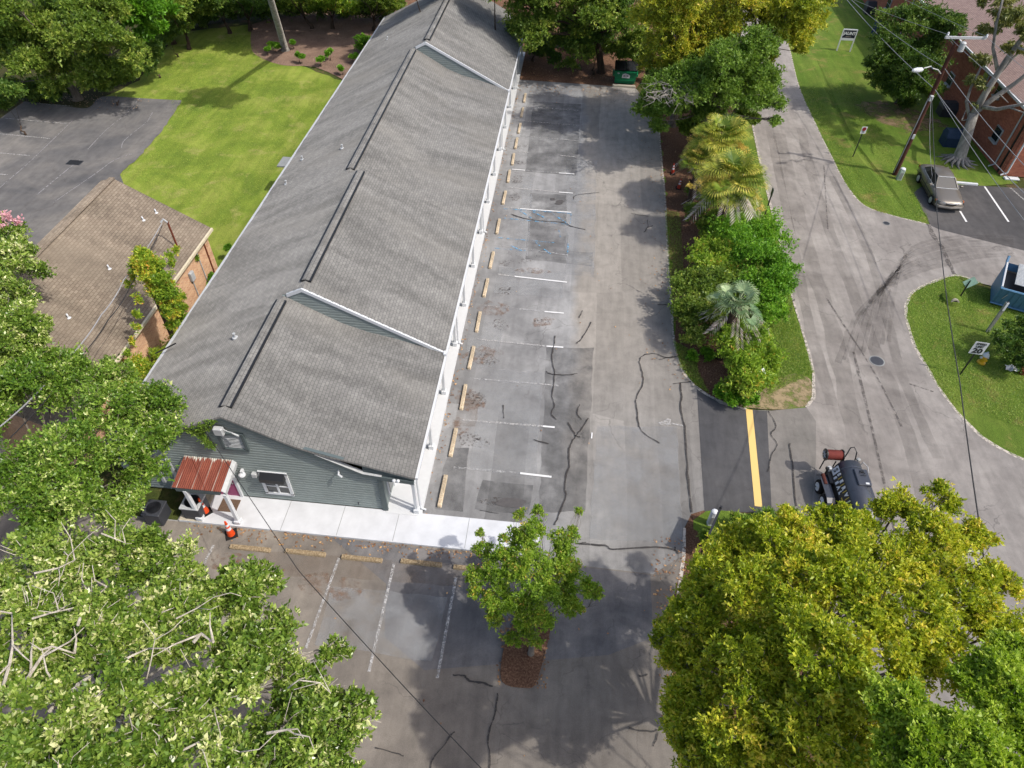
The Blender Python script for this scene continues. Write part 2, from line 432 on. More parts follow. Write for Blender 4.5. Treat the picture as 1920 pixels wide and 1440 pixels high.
# lawn behind the grey building
lawn = ragged([(-30, 12), (-30, 34.5)] + px((192, 182), (300, 95), (330, 60), (470, 45), (478, 100), (560, 122), (640, 150), (700, 150)) + [(-7, 30), (-7, 4), (-14, 4), (-14, 12), (-30, 12)], .15, .7)
sheet('lawn', lawn, -.03, M['lawn'])
bed = smooth(px((472, 45), (470, 80), (480, 103), (530, 122), (590, 125), (650, 152)), 3) + px((720, 155), (780, 20), (720, 8), (560, 22))
sheet('mulch_bed_ground', bed[:-1] + px((590, 12), (472, 45))[:1], -.018, M['mulch_bed'])
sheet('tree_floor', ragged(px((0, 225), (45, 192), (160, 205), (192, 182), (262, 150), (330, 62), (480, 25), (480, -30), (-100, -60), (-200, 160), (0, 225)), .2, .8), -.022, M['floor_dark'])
# left car park
ll = px((-260, 380), (0, 222), (45, 190), (110, 197)) + smooth(px((110, 197), (155, 203), (172, 198), (192, 181), (262, 184), (340, 188)), 3) + ragged(px((340, 190), (325, 214), (302, 248), (262, 292), (225, 327)), .08, .4) + [(-22, 20), (-22, 2), (-60, 2)]
leftlot = sheet('left_car_park', ll, 0, M['leftlot'])
for a, b in [((10, 222), (125, 232)), ((-10, 250), (94, 260)), ((-10, 286), (55, 292)), ((-20, 325), (14, 328)), ((68, 194), (136, 199))]:
    MB().strip(px(a, b), .1, .012).build('parking_line', M['line'], leftlot)
for pts in [[(262, 184), (235, 215), (200, 243), (165, 280)], [(136, 226), (60, 300), (-10, 360)], [(286, 211), (276, 228), (255, 245), (232, 265), (228, 278)], [(250, 288), (215, 300), (180, 325), (100, 380)], [(150, 300), (118, 325), (70, 365)]]:
    MB().strip(smooth(px(*pts), 3), .07, .013, jit=.3).build('crack', worn('pale_crack', (150, 148, 150), .38, .52, 5) if 'pc' not in M else M['pc'], leftlot)
    M['pc'] = bpy.data.materials['pale_crack']

# main car park: right-hand edge follows the planted island, then the driveway mouth
redge = smooth(px((1236, 235), (1240, 300), (1247, 370), (1252, 470), (1258, 560), (1264, 640), (1278, 690), (1302, 722), (1340, 748), (1400, 768)), 3)
lotpts = [(0.1, 43.2), (9.9, 43.0)] + px((1225, 205)) + redge + px((1450, 770)) + [(15.4, 1.9)] + px((1440, 950), (1320, 957), (1296, 964), (1283, 990), (1282, 1040), (1270, 1120)) + [(9.9, -5), (9.9, -40), (-50, -40), (-50, -1.4), (-9.5, -1.4), (-9.5, 0), (.1, 0)]
lot = sheet('car_park', lotpts, 0, M['lot'])
front = [(-50, -1.45), (4.6, -1.45), (5.6, -1.62), (9.4, -1.7)] + px((1282, 1040), (1272, 1110)) + [(9.85, -5), (9.85, -40), (-50, -40)]
sheet('front_car_park', front, .004, M['lot_front'])
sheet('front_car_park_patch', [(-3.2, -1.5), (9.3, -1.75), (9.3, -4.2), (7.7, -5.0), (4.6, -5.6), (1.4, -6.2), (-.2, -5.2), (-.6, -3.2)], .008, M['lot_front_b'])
# driveway: dark band, stop line, paler apron
drv = px((1306, 723), (1326, 740), (1350, 757), (1400, 768), (1442, 771), (1452, 952), (1446, 962), (1321, 959))
sheet('driveway', drv, .008, M['drive'])
apr = px((1438, 771), (1470, 768), (1512, 764), (1530, 790), (1530, 860), (1520, 975), (1447, 962))
sheet('driveway_apron', apr, .009, M['drive2'])
# street + side street (one surface)
st_l = [(19.6, 120)] + px((1398, 120), (1412, 240), (1425, 300), (1441, 370), (1461, 450), (1481, 540), (1501, 610), (1518, 665), (1526, 700), (1525, 745), (1512, 764))
st_r = smooth(px((1464, 40), (1482, 100), (1500, 170), (1530, 235), (1562, 300), (1590, 352), (1620, 385), (1665, 402), (1745, 422)), 3)
side = smooth(px((1835, 530), (1800, 517), (1770, 521), (1722, 541), (1702, 562), (1698, 595), (1712, 640), (1735, 685), (1768, 738), (1810, 790), (1860, 832), (1920, 862)), 3)
street = st_l + px((1522, 800), (1524, 860), (1516, 980)) + [(15.9, -30), (34, -30), (40, 3.4)] + side[::-1] + [(34.5, 17.0), (60, 17), (60, 24.5)] + st_r[::-1] + [(25, 120)]
road = sheet('street', street, .003, M['street'])
rl = px((1745, 423), (1724, 380), (1713, 362), (1728, 350), (1760, 345), (1850, 349)) + [(60, 30.5), (60, 22)] + px((1920, 470), (1760, 430))
rlot = sheet('right_car_park', ragged(rl[:6], .05, .5) + rl[6:], .007, M['rightlot'])
for a, b in [((1800, 396), (1812, 416)), ((1846, 350), (1891, 416)), ((1894, 352), (1960, 410))]:
    MB().strip(px(a, b), .12, .012).build('parking_line', M['line_new'] if a[0] < 1890 else M['line'], rlot)
# pale edge grit where street meets grass
for pts, wd in [(st_l[1:], .14), (side, .16), (st_r, .10), (redge, .12), (px((1283, 990), (1283, 1040), (1270, 1120)), .15)]:
    MB().strip(pts, wd, .011, jit=.5).build('edge_grit', M.setdefault('grit', worn('edge_grit', (205, 196, 184), .38, .55, 5)), road)
# verges
isl = redge + px((1412, 762), (1440, 766), (1490, 766)) + st_l[::-1][:10] + px((1395, 200), (1240, 210))
sheet('planted_island', ragged(isl, .05, .6), -.012, M['verge'])
mul = px((1230, 150), (1236, 235), (1247, 370), (1258, 560), (1264, 640), (1278, 690), (1340, 748), (1395, 764), (1405, 700), (1370, 560), (1340, 420), (1380, 200))
sheet('island_mulch', ragged(mul, .25, .5), -.006, M['mulch'])
sheet('bare_sand', ragged(smooth(px((1385, 762), (1420, 735), (1450, 715), (1490, 700), (1520, 712), (1522, 745), (1508, 762), (1450, 768), (1385, 762)), 3), .1, .3), -.002, M.setdefault('sandworn', worn('patchy_sand', (184, 164, 130), .38, .56, 1.6, .95)))
rv = st_r + px((1745, 423), (1720, 378), (1712, 362), (1730, 348), (1850, 348)) + [(36, 31), (36, 120), (25, 120)]
sheet('right_verge', ragged(rv, .05, .7), -.012, M['verge'])
sheet('worn_lawn_earth', ragged(px((1600, 195), (1660, 188), (1740, 215), (1780, 235), (1700, 250), (1640, 225), (1600, 195)), .3, .5), -.004, M.setdefault('earthworn', worn('patchy_earth', (150, 128, 98), .42, .58, .9, .95)))
corner = side + [(60, 4), (60, 17)] + px((1890, 560), (1850, 540))
sheet('corner_lawn', ragged(corner, .05, .7), -.011, M['verge'])
sheet('far_floor', [(0, 43.1), (10, 42.9), (12, 50), (19, 60), (19, 110), (-30, 110), (-30, 58), (0, 50)], -.02, M['mulch'])
sheet('near_island', ragged(px((1320, 957), (1296, 964), (1284, 990), (1284, 1040), (1262, 1130)) + [(10.2, -5), (10.2, -30), (15.8, -30)] + px((1516, 980), (1447, 964), (1320, 957)), .06, .6), .006, M['mulch'])
sheet('near_grass', ragged(px((1325, 958), (1300, 975), (1300, 992), (1330, 1010), (1450, 1010), (1500, 985), (1447, 965), (1325, 958)), .1, .4), .012, M['verge'])
dt = smooth(px((1530, 110), (1560, 180), (1590, 250), (1625, 300), (1665, 350), (1700, 400)), 6)
b = MB(); pr_ = [(-1.5, -.005), (-.95, .1), (-.5, .16), (-.12, .03), (0, .012), (.14, .12), (.6, .1), (1.5, -.005)]
for i, p in enumerate(dt):
    a = Vector(dt[max(i - 1, 0)]); c = Vector(dt[min(i + 1, len(dt) - 1)]); t_ = (c - a).normalized(); q = Vector((-t_.y, t_.x)); e_ = math.sin(math.pi * i / (len(dt) - 1)) ** .5 if 0 < i < len(dt) - 1 else 0
    b.v += [(p[0] + q.x * o_, p[1] + q.y * o_, -.014 + max(0, z_) * e_) for o_, z_ in pr_]
n_ = len(pr_)
for i in range(len(dt) - 1):
    for j in range(n_ - 1): b.f.append((i * n_ + j, i * n_ + j + 1, (i + 1) * n_ + j + 1, (i + 1) * n_ + j)); b.mi.append(0)
struct(b.build('roadside_swale', M['verge']))
# tree island in the front car park
ti = smooth(px((962, 1170), (946, 1210), (938, 1262), (948, 1284), (985, 1290), (1003, 1284), (1018, 1240), (1032, 1180), (1030, 1150), (975, 1150), (962, 1170)), 3)
struct(MB().slab(ti, -.02, .07).build('tree_island', M['mulch']))
# painted lines
def L(a, b, mt, wd=.1): MB().strip(px(a, b), wd, .038).build('parking_line', M[mt], lot)
for a, b, mt in [((975, 888), (1034, 895), 'line_new'), ((850, 877), (975, 888), 'line_faint'), ((1018, 800), (1040, 802), 'line_new'), ((862, 788), (1018, 800), 'line'),
                 ((1012, 721), (1047, 724), 'line'), ((880, 710), (1012, 721), 'line_faint'), ((1025, 650), (1056, 652), 'line_new'), ((895, 637), (1025, 650), 'line'),
                 ((1021, 585), (1057, 588), 'line_new'), ((905, 573), (1021, 585), 'line_faint'), ((965, 519), (1063, 530), 'line_new'), ((932, 515), (965, 519), 'line'),
                 ((975, 392), (1071, 399), 'line_new'), ((948, 389), (975, 392), 'line'), ((1048, 361), (1074, 363), 'line_new'), ((953, 352), (1048, 361), 'line'),
                 ((960, 318), (984, 320), 'line_new'), ((984, 320), (1048, 325), 'line_faint'), ((1048, 325), (1077, 327), 'line_new'), ((965, 285), (992, 287), 'line'), ((1050, 292), (1080, 295), 'line'), ((975, 255), (1052, 262), 'line_faint'),
                 ((1052, 262), (1084, 265), 'line'), ((976, 227), (1084, 236), 'line'), ((982, 200), (1086, 208), 'line'), ((985, 176), (1090, 183), 'line'), ((928, 460), (1065, 479), 'line_faint')]:
    L(a, b, mt)
for a, b, mt in [((636, 1047), (574, 1216), 'line'), ((739, 1057), (692, 1260), 'line'), ((855, 1083), (820, 1272), 'line'), ((401, 1023), (383, 1058), 'line'), ((300, 1015), (250, 1120), 'line')]:
    L(a, b, mt, .105)
for a, b in [((945, 392), (1069, 401)), ((1071, 401), (1069, 421)), ((945, 410), (1069, 422)), ((975, 396), (1000, 412)), ((1000, 398), (1030, 414)), ((1035, 401), (1062, 419)), ((928, 446), (1040, 456)), ((1065, 458), (1064, 479)),
             ((926, 466), (985, 471)), ((958, 461), (975, 470)), ((1000, 452), (1012, 462)), ((1020, 468), (1032, 477)), ((1047, 430), (1051, 445))]:
    MB().strip(px(a, b), .07, .042, jit=.5).build('chalk_line', M['chalk'], lot)
MB().strip(px((1110, 812), (1109, 823)), .06, .038).build('parking_line', M['line_new'], lot)
MB().strip(px((1258, 795), (1281, 799)), .09, .038).build('arrow_tail', M['line'], lot)
MB().poly(px((1233, 793), (1246, 789), (1252, 785), (1258, 788), (1256, 795), (1259, 798), (1250, 799), (1247, 796), (1240, 799)), .038).build('arrow_head', M['line'], lot)
MB().strip(px((1404.5, 768), (1422, 950)), .31, .016).build('stop_line', M['yellow'], bpy.data.objects['driveway'])

# sealed cracks
CR = [([(1040, 630), (1039, 648), (1034, 672), (1039, 695), (1038, 722), (1035, 745), (1039, 760), (1034, 777), (1043, 788)], .085),
      ([(1023, 697), (1033, 702), (1062, 704), (1083, 701)], .08), ([(1108, 605), (1093, 632), (1081, 645)], .09), ([(1092, 583), (1088, 592), (1086, 597)], .08),
      ([(1274, 668), (1250, 672), (1228, 664), (1205, 668), (1199, 680), (1204, 700), (1206, 720), (1194, 745), (1191, 753), (1195, 775), (1197, 795), (1207, 813), (1237, 832)], .085),
      ([(1236, 675), (1262, 669)], .07), ([(1103, 785), (1090, 805), (1079, 818), (1070, 835), (1066, 850), (1068, 870), (1061, 895), (1059, 915), (1061, 932), (1050, 960), (1040, 985)], .1),
      ([(1064, 793), (1075, 810), (1079, 818), (1088, 821)], .09), ([(1087, 759), (1082, 775), (1090, 788)], .08), ([(1000, 825), (1028, 833)], .09),
      ([(1275, 718), (1278, 745), (1276, 765), (1283, 800), (1288, 860), (1290, 900), (1296, 962)], .12), ([(1262, 721), (1295, 716)], .08),
      ([(1080, 1020), (1135, 1024), (1150, 1030), (1230, 1027), (1265, 1033), (1272, 1040)], .11), ([(1265, 1033), (1266, 1026)], .09), ([(958, 402), (990, 412), (1055, 418), (1070, 425), (1097, 431)], .1), ([(1076, 375), (1080, 367), (1123, 362)], .08),
      ([(1183, 401), (1216, 407)], .08), ([(1214, 413), (1214, 427), (1207, 437)], .08), ([(1214, 427), (1224, 424)], .07), ([(1233, 572), (1250, 572)], .09), ([(850, 1267), (870, 1268), (880, 1277), (905, 1281), (925, 1288)], .1),
      ([(933, 1300), (930, 1330), (920, 1365), (915, 1390), (918, 1430), (914, 1500)], .09), ([(852, 1372), (838, 1392), (810, 1430), (800, 1500)], .08), ([(704, 1404), (735, 1410), (757, 1418)], .06),
      ([(1180, 1366), (1205, 1372), (1232, 1370)], .1), ([(1233, 1375), (1225, 1400)], .08), ([(943, 760), (945, 785)], .08), ([(1088, 1170 - 150), (1098, 1018)], .07), ([(1198, 1268), (1215, 1266)], .09),
      ([(1440, 772), (1455, 800), (1445, 815), (1457, 835), (1446, 855), (1440, 885)], .07), ([(1480, 832), (1485, 870), (1492, 950)], .1), ([(900, 958), (935, 964)], .05)]
for pts, wd in CR:
    q = smooth(px(*pts), 4); q = [(x + random.uniform(-.02, .02), y + random.uniform(-.02, .02)) for x, y in q]
    MB().strip(q, wd * .6, .046, jit=.6).build('sealed_crack', M['seal'], lot)
for pts, wd in [([(1740, 420), (1752, 445), (1768, 468), (1778, 490), (1790, 515)], .25), ([(1550, 560), (1640, 700), (1690, 800)], .1), ([(1600, 660), (1680, 1000)], .12), ([(1490, 560), (1478, 600)], .1), ([(1545, 310), (1552, 430)], .07), ([(1705, 720), (1750, 735)], .1)]:
    MB().strip(smooth(px(*pts), 4), wd, .014, jit=.5).build('street_crack', M.setdefault('stseal', worn('street_seam', (122, 116, 112), .42, .62, 3, .9)), road)
# tyre arcs in the bend
def soft(name, c, amax=.4, scale=1.2):
    n = NT(name); f = n.noise(n.vec(), scale, 4, .6); n.done(P(*c), .9, .1)
    tr = n.n('ShaderNodeBsdfTransparent'); mx = n.n('ShaderNodeMixShader')
    n.l(n.ramp(f, [(.3, G3(0)), (.65, G3(amax))]), mx.inputs[0]); n.l(tr.outputs[0], mx.inputs[1]); n.l(n.p.outputs[0], mx.inputs[2]); n.l(mx.outputs[0], n.out.inputs[0])
    return n.m
M['tyre'] = soft('tyre_scuff', (116, 110, 106), .24); M['tyre2'] = soft('tyre_track', (130, 124, 118), .24, .5)
for k in range(9):
    o = k * 8
    MB().strip(smooth(px((1570 + o * 1.5, 680 - o * .6), (1610 + o * 1.1, 590 - o * .9), (1680 + o * .5, 528 - o), (1800, 488 - o * .7), (1900, 478 - o * .5)), 8), .2 if k % 3 else .34, .012 + k * .0022, jit=.3).build('tyre_mark', M['tyre'], road)
for pts, wd in [([(1460, 250), (1500, 420), (1560, 620), (1600, 800), (1620, 1000)], .9), ([(1500, 240), (1545, 400), (1620, 600), (1690, 780), (1740, 950)], .7), ([(1440, 230), (1475, 400), (1515, 600), (1560, 760)], .6), ([(1560, 330), (1630, 480), (1690, 700), (1760, 860)], .5)]:
    MB().strip(smooth(px(*pts), 6), wd, .006 + wd * .004, jit=.2).build('tyre_track', M['tyre2'], road)

# oil and spatter patches
def blob(name, u, v, ru, rv, mt, z, seed=0, n=40, jag=.18):
    rnd = random.Random(seed); ph = [rnd.uniform(0, 6) for _ in range(5)]
    pts = []
    for i in range(n):
        q = 2 * math.pi * i / n
        r = 1 + sum(jag / (j + 1) * math.sin((j * 2 + 2) * q + ph[j]) for j in range(5))
        pts.append(at(u + ru * r * math.cos(q), v + rv * r * math.sin(q)))
    return MB().poly(pts, z).build(name, M[mt], lot)
blob('oil_patch', 958, 943, 25, 10, 'oil', .034, 3, jag=.12); blob('oil_patch', 1012, 510, 18, 4.5, 'rust', .034, 4); blob('oil_patch', 1049, 380, 8, 4, 'oil', .034, 5)
blob('oil_patch', 1036, 374, 5, 2, 'oil', .034, 6); blob('oil_patch', 985, 508, 22, 6, 'rust', .031, 12)
for i, (u, v, a, b) in enumerate([(893, 748, 22, 12), (880, 825, 18, 16), (914, 675, 20, 12), (938, 609, 16, 10), (946, 547, 15, 8), (950, 493, 13, 7), (965, 370, 12, 6), (970, 337, 14, 7), (972, 305, 12, 6), (975, 275, 12, 5), (925, 940, 26, 7), (905, 830, 12, 10), (1018, 604, 14, 6), (985, 490, 14, 5)]):
    blob('spatter_stain', u, v, a, b, 'stain', .031, i + 20)
for i, (u, v, a, b) in enumerate([(905, 665, 34, 16), (925, 580, 26, 16), (880, 750, 28, 20), (1018, 603, 22, 9), (860, 800, 20, 14), (1010, 1110, 30, 20), (450, 1060, 60, 20), (620, 1100, 60, 24)]):
    blob('rust_stain', u, v, a, b, 'rust', .028, i + 50)

M['sc_dark'] = soft('sealcoat_dark', (112, 112, 113), .5, .9); M['sc_light'] = soft('sealcoat_light', (188, 190, 192), .45, .8); M['sc_brown'] = soft('brown_wash', (150, 134, 120), .35, .7)
for i, (pts, mt) in enumerate([([(1024, 652), (1114, 652), (1106, 800), (1097, 960), (1010, 960), (1018, 800)], 'sc_dark'), ([(994, 362), (1062, 366), (1066, 470), (1112, 474), (1110, 500), (985, 486)], 'sc_dark'), ([(1062, 300), (1120, 300), (1113, 520), (1060, 515)], 'sc_light'),
        ([(982, 330), (1000, 330), (990, 480), (968, 480)], 'sc_light'), ([(905, 690), (1018, 700), (1005, 900), (880, 880)], 'sc_light'), ([(842, 840), (880, 840), (868, 960), (815, 955)], 'sc_dark'), ([(862, 740), (905, 740), (890, 800), (850, 800)], 'sc_brown'),
        ([(884, 600), (945, 604), (930, 690), (868, 690)], 'sc_light'), ([(1120, 800), (1270, 800), (1280, 1020), (1105, 1010)], 'sc_light'), 
        ([(500, 1035), (900, 1060), (880, 1100), (480, 1075)], 'sc_brown'), ([(620, 1100), (840, 1120), (810, 1240), (590, 1210)], 'sc_light'), ([(936, 500), (1060, 510), (1056, 560), (925, 550)], 'sc_light'), ([(1000, 190), (1090, 196), (1080, 330), (985, 322)], 'sc_dark'), ([(905, 900), (1000, 910), (990, 965), (890, 955)], 'sc_dark')]):
    MB().poly(ragged(px(*(pts + pts[:1])), .05, .5)[:-1], .012 + i * .0008).build('sealcoat_patch', M[mt], lot)
# manholes / drain
def lidm(name, u, v, r, label):
    x, y = at(u, v); t = empty(name, (x, y, 0), label, 'manhole cover')
    MB().lathe((x, y, 0), [(r * 1.12, 0), (r * 1.12, .016), (r, .018)], 28).build('ring', M['grey'], t)
    b = MB(); b.lathe((x, y, 0), [(r * .96, .018), (r * .96, .024)], 28)
    for i in range(-3, 4):
        for j in range(-3, 4):
            if i * i + j * j < 10: b.box((x + i * r * .25, y + j * r * .25, .027), (r * .16, r * .16, .008))
    b.build('cover', M['darkgrey'], t)
lidm('manhole_cover', 1644, 677, .34, 'round iron manhole cover in the street near the speed limit sign')
lidm('valve_cover', 1662, 419, .2, 'small round iron cover near the mouth of the side road')
x, y = at(140, 305); t = empty('drain_grate', (x, y, 0), 'dark rectangular drain grate in the left car park', 'drain')
MB().box((x, y, .006), (1.0, .62, .02)).build('frame', M['darkgrey'], t)
b = MB()
for i in range(9): b.box((x - .4 + i * .1, y, .02), (.05, .56, .02))
b.build('grate', M['black'], t)

# ------------------------------------------------------------------ grey office building
B = empty('office_building', (-6, 24, 0), 'long grey sided building with stepped shingle roofs and a white columned porch', 'building')
LOW = [(-12.35, 2.45), (-6.68, 5.28), (-4.35, 3.98), (-3.3, 3.6), (-2.0, 3.28), (0.1, 2.66)]
HIGH = [(-12.35, 2.45), (-5.83, 5.70), (0.1, 2.66)]
SEG = [(-.18, 6.72, LOW), (6.72, 16.9, HIGH), (16.9, 34.6, LOW), (34.6, 49.0, HIGH)]
def prof_z(pr, x):
    for (a, za), (b_, zb) in zip(pr, pr[1:]):
        if a <= x <= b_: return za + (zb - za) * (x - a) / (b_ - a)
    return 0
def sag(x, y):
    return .028 * math.sin(y * 2.55 + .8 * math.sin(x * .9)) * math.sin((x + 12.35) / 12.45 * math.pi) + .022 * math.sin(y * 1.15 + x * .7) + .012 * math.sin(y * 5.1 - x * 1.3)
for si, (y0, y1, pr) in enumerate(SEG):
    peak = max(range(len(pr)), key=lambda i: pr[i][1])
    for half in (0, 1):
        sub = pr[:peak + 1] if half == 0 else pr[peak:]
        xs = []; 
        for (a, za), (b_, zb) in zip(sub, sub[1:]):
            n = max(2, int((b_ - a) / .55)); xs += [a + (b_ - a) * i / n for i in range(n)]
        xs.append(sub[-1][0]); ys = [y0 + (y1 - y0) * j / max(1, int((y1 - y0) / .3)) for j in range(max(1, int((y1 - y0) / .3)) + 1)]
        sl = [0]
        for i in range(1, len(xs)): sl.append(sl[-1] + math.hypot(xs[i] - xs[i - 1], prof_z(pr, xs[i]) - prof_z(pr, xs[i - 1])))
        vs = []; 
        for x_ in xs:
            for y_ in ys: vs.append((x_, y_, prof_z(pr, x_) + sag(x_, y_)))
        ny = len(ys); fs = [(i * ny + j, (i + 1) * ny + j, (i + 1) * ny + j + 1, i * ny + j + 1) for i in range(len(xs) - 1) for j in range(ny - 1)]
        bb = MB().add(vs, fs)
        # underside
        nv = len(vs); bb.add([(p[0], p[1], p[2] - .1) for p in vs], [tuple(reversed(f)) for f in fs])
        rim = [i * ny for i in range(len(xs))]; 
        for seq in ([i * ny for i in range(len(xs))], [i * ny + ny - 1 for i in range(len(xs))], [j for j in range(ny)], [(len(xs) - 1) * ny + j for j in range(ny)]):
            bb.f += [(a, c, c + nv, a + nv) for a, c in zip(seq, seq[1:])]; bb.mi += [0] * (len(seq) - 1)
        o = bb.build('roof', M['roof'], B, smooth=False)
        cum = dict(zip([round(q, 4) for q in xs], sl))
        slope_f = lambda x_, xs=xs, sl=sl: float(np.interp(x_, xs, sl))
        uvmesh(o, lambda X, Y, Z, f=slope_f: (Y, f(X)))
    # ridge vent
    rx, rz = pr[peak]; a = y0 + (.55 if si else .5); c = y1 - .38
    rv = MB(); n = int((c - a) / .3)
    for i in range(n):
        ya = a + (c - a) * i / n; yb = a + (c - a) * (i + 1) / n - .012
        zz = rz + .02
        rv.add([(rx - .21, ya, zz - .03), (rx, ya, zz + .07), (rx + .21, ya, zz - .03), (rx - .21, yb, zz - .03), (rx, yb, zz + .07), (rx + .21, yb, zz - .03)], [(0, 1, 4, 3), (1, 2, 5, 4), (0, 2, 1), (3, 4, 5)])
    cap = rv.build('ridge_vent', M['roof'], B); uvmesh(cap, lambda X, Y, Z: (Y, X))
    MB().box((rx, (a + c) / 2, rz - .03), (.46, c - a + .04, .09)).build('ridge_vent_side', M['black'], cap)
def siding(name, z0, prof, y, flip=1, mat_=None, course=.155, parent=B, xr=None):
    """lapped boards filling the area under a roof profile in the plane y"""
    zmax = max(p[1] for p in prof); m_ = MB(); z = z0
    X = np.linspace(xr[0], xr[1], 400) if xr else np.linspace(prof[0][0], prof[-1][0], 400)
    top = np.interp(X, [p[0] for p in prof], [p[1] for p in prof])
    bot = np.full_like(top, z0)
    lap = [(0, 0), (-.026, 0), (-.026, course * .62), (-.004, course * .7), (0, course)]
    def rng(zz):
        ok = np.where(top > min(zz, zmax - .02))[0]
        return (X[ok[0]], X[ok[-1]])
    while z < zmax - .02:
        for (d0, h0), (d1, h1) in zip(lap, lap[1:]):
            (xa, xb), (xc, xd) = rng(z + h0), rng(z + h1)
            m_.add([(xa, y + d0, z + h0), (xb, y + d0, z + h0), (xd, y + d1, z + h1), (xc, y + d1, z + h1)], [(0, 1, 2, 3)])
        z += course
    return m_.build(name, mat_ or M['siding'], parent)
WL = -11.95
frontprof = [(WL, prof_z(LOW, WL) - .1), (-6.68, 5.12), (-1.9, 2.42), (-1.28, 2.36)]
siding('front_wall', .1, frontprof, -.006)
siding('gable_infill', 2.36, [(-1.95, 2.4), (-1.9, 3.12), (-.3, 2.64), (.02, 2.55)], -.05, xr=(-1.95, .02), mat_=M['sidingdark'])
# solid body behind the siding, west wall and porch wall
b = MB(); b.box((WL + .06, 24.4, 1.22), (.12, 48.8, 2.45)); b.box((-1.34, 24.4, 1.35), (.12, 48.8, 2.5)); b.box((-6.6, 48.75, 1.2), (10.6, .12, 2.4)); b.build('wall', M['siding'], B)
for ya in (6.72, 34.6):     # gable faces where the roof steps up
    up = [(x_, prof_z(HIGH, x_) - .05) for x_, _ in [(-6.9, 0), (-5.83, 0), (-3, 0), (.05, 0)]]
    X = np.linspace(-6.75, .05, 300); m_ = MB(); z = 2.6
    tp = np.array([prof_z(HIGH, q) - .06 for q in X]); bt = np.array([prof_z(LOW, q) - .05 for q in X])
    while z < 5.7:
        ok = np.where((tp > z) & (bt < z + .15))[0]
        if len(ok):
            xa, xb = X[ok[0]], X[ok[-1]]
            m_.add([(xa, ya - .002, z), (xb, ya - .002, z), (xb, ya - .03, z), (xa, ya - .03, z)], [(0, 1, 2, 3)]); m_.add([(xa, ya - .03, z), (xb, ya - .03, z), (xb, ya - .03, z + .095), (xa, ya - .03, z + .095)], [(0, 1, 2, 3)]); m_.add([(xa, ya - .03, z + .095), (xb, ya - .03, z + .095), (xb, ya - .002, z + .11), (xa, ya - .002, z + .11)], [(0, 1, 2, 3)]); m_.add([(xa, ya - .002, z + .11), (xb, ya - .002, z + .11), (xb, ya - .002, z + .15), (xa, ya - .002, z + .15)], [(0, 1, 2, 3)])
        z += .15
    m_.build('gable_siding', M['siding'], B)
    fb = MB()
    for (xa, xb) in ((-6.55, -5.83), (-5.83, .12)):
        za, zb = prof_z(HIGH, xa), prof_z(HIGH, min(xb, .1))
        fb.add([(xa, ya - .07, za + .03), (xb, ya - .07, zb + .03), (xb, ya - .07, zb - .14), (xa, ya - .07, za - .14), (xa, ya + .02, za + .03), (xb, ya + .02, zb + .03), (xb, ya + .02, zb - .15), (xa, ya + .02, za - .15)],
               [(0, 3, 2, 1), (4, 5, 6, 7), (0, 1, 5, 4), (3, 7, 6, 2), (0, 4, 7, 3), (1, 2, 6, 5)])
    fb.box((.12, ya - .09, 2.66), (.14, .24, .2))
    fb.build('gable_trim', M['white'], B)
# front fascia and return
def beam(m_, p, q, h, d):
    (xa, za), (xb, zb) = p, q
    return m_.add([(xa, d[0], za), (xb, d[0], zb), (xb, d[0], zb - h), (xa, d[0], za - h), (xa, d[1], za), (xb, d[1], zb), (xb, d[1], zb - h), (xa, d[1], za - h)],
                  [(0, 3, 2, 1), (4, 5, 6, 7), (0, 1, 5, 4), (3, 7, 6, 2), (0, 4, 7, 3), (1, 2, 6, 5)])
fb = MB(); beam(fb, (-12.3, 2.42), (-6.68, 5.2), .17, (-.17, -.03)); beam(fb, (-6.68, 5.2), (-4.3, 3.9), .17, (-.17, -.03)); beam(fb, (-4.3, 3.9), (-1.9, 2.58), .2, (-.165, -.03))
beam(fb, (-1.9, 2.58), (-1.22, 2.5), .2, (-.164, -.03)); beam(fb, (-1.22, 2.46), (.02, 2.38), .2, (-.16, -.05)); beam(fb, (-4.3, 3.93), (.06, 2.58), .1, (-.172, -.05))
fb.box((-1.32, -.06, 1.22), (.2, .1, 2.25))
fb.build('front_trim', M['sidingdark'], B)
fb = MB(); beam(fb, (-3.6, 3.545), (-1.9, 2.605), .02, (-.178, -.02)); beam(fb, (-1.9, 2.605), (-1.2, 2.53), .02, (-.178, -.02)); fb.build('flashing', M['lgrey'], B)
# west eave gutter
MB().box((-12.40, 24.4, 2.40), (.12, 49, .1)).build('gutter', M['lgrey'], B)
# porch
b = MB().box((-.57, 24.4, .0), (1.46, 49.2, .24)); pf = b.build('porch_floor', M['porchfloor'], B)
MB().box((-.6, 24.4, 2.46), (1.36, 48.9, .05)).build('porch_ceiling', M['white'], B)
MB().box((-.06, 24.4, 2.3), (.16, 48.9, .24)).build('porch_beam', M['white'], B)
g_ = MB()
g_.box((.13, 24.4, 2.57), (.13, 49.1, .12)); g_.build('gutter', M['white'], B)
py = [0, 3.3, 6.6, 9.95, 13.1, 16.6, 20.0, 23.5, 27, 30.5, 34, 37.5, 41, 44.5, 48]
for i, yy in enumerate(py):
    b = MB(); b.bbox((-.06, yy, 1.22), (.13, .13, 2.0), .01); b.bbox((-.06, yy, .23), (.24, .24, .24), .02); b.bbox((-.06, yy, 2.12), (.2, .2, .12), .01)
    p_ = b.build('porch_column', M['white'], B)
    if i in (0, 3, 6, 9, 12):
        MB().tube([(.13, yy + .12, 2.5), (.06, yy + .14, 2.35), (.07, yy + .14, .35), (.12, yy + .12, .2), (.3, yy + .1, .14)], .042, 6).build('downspout', M['white'], B)
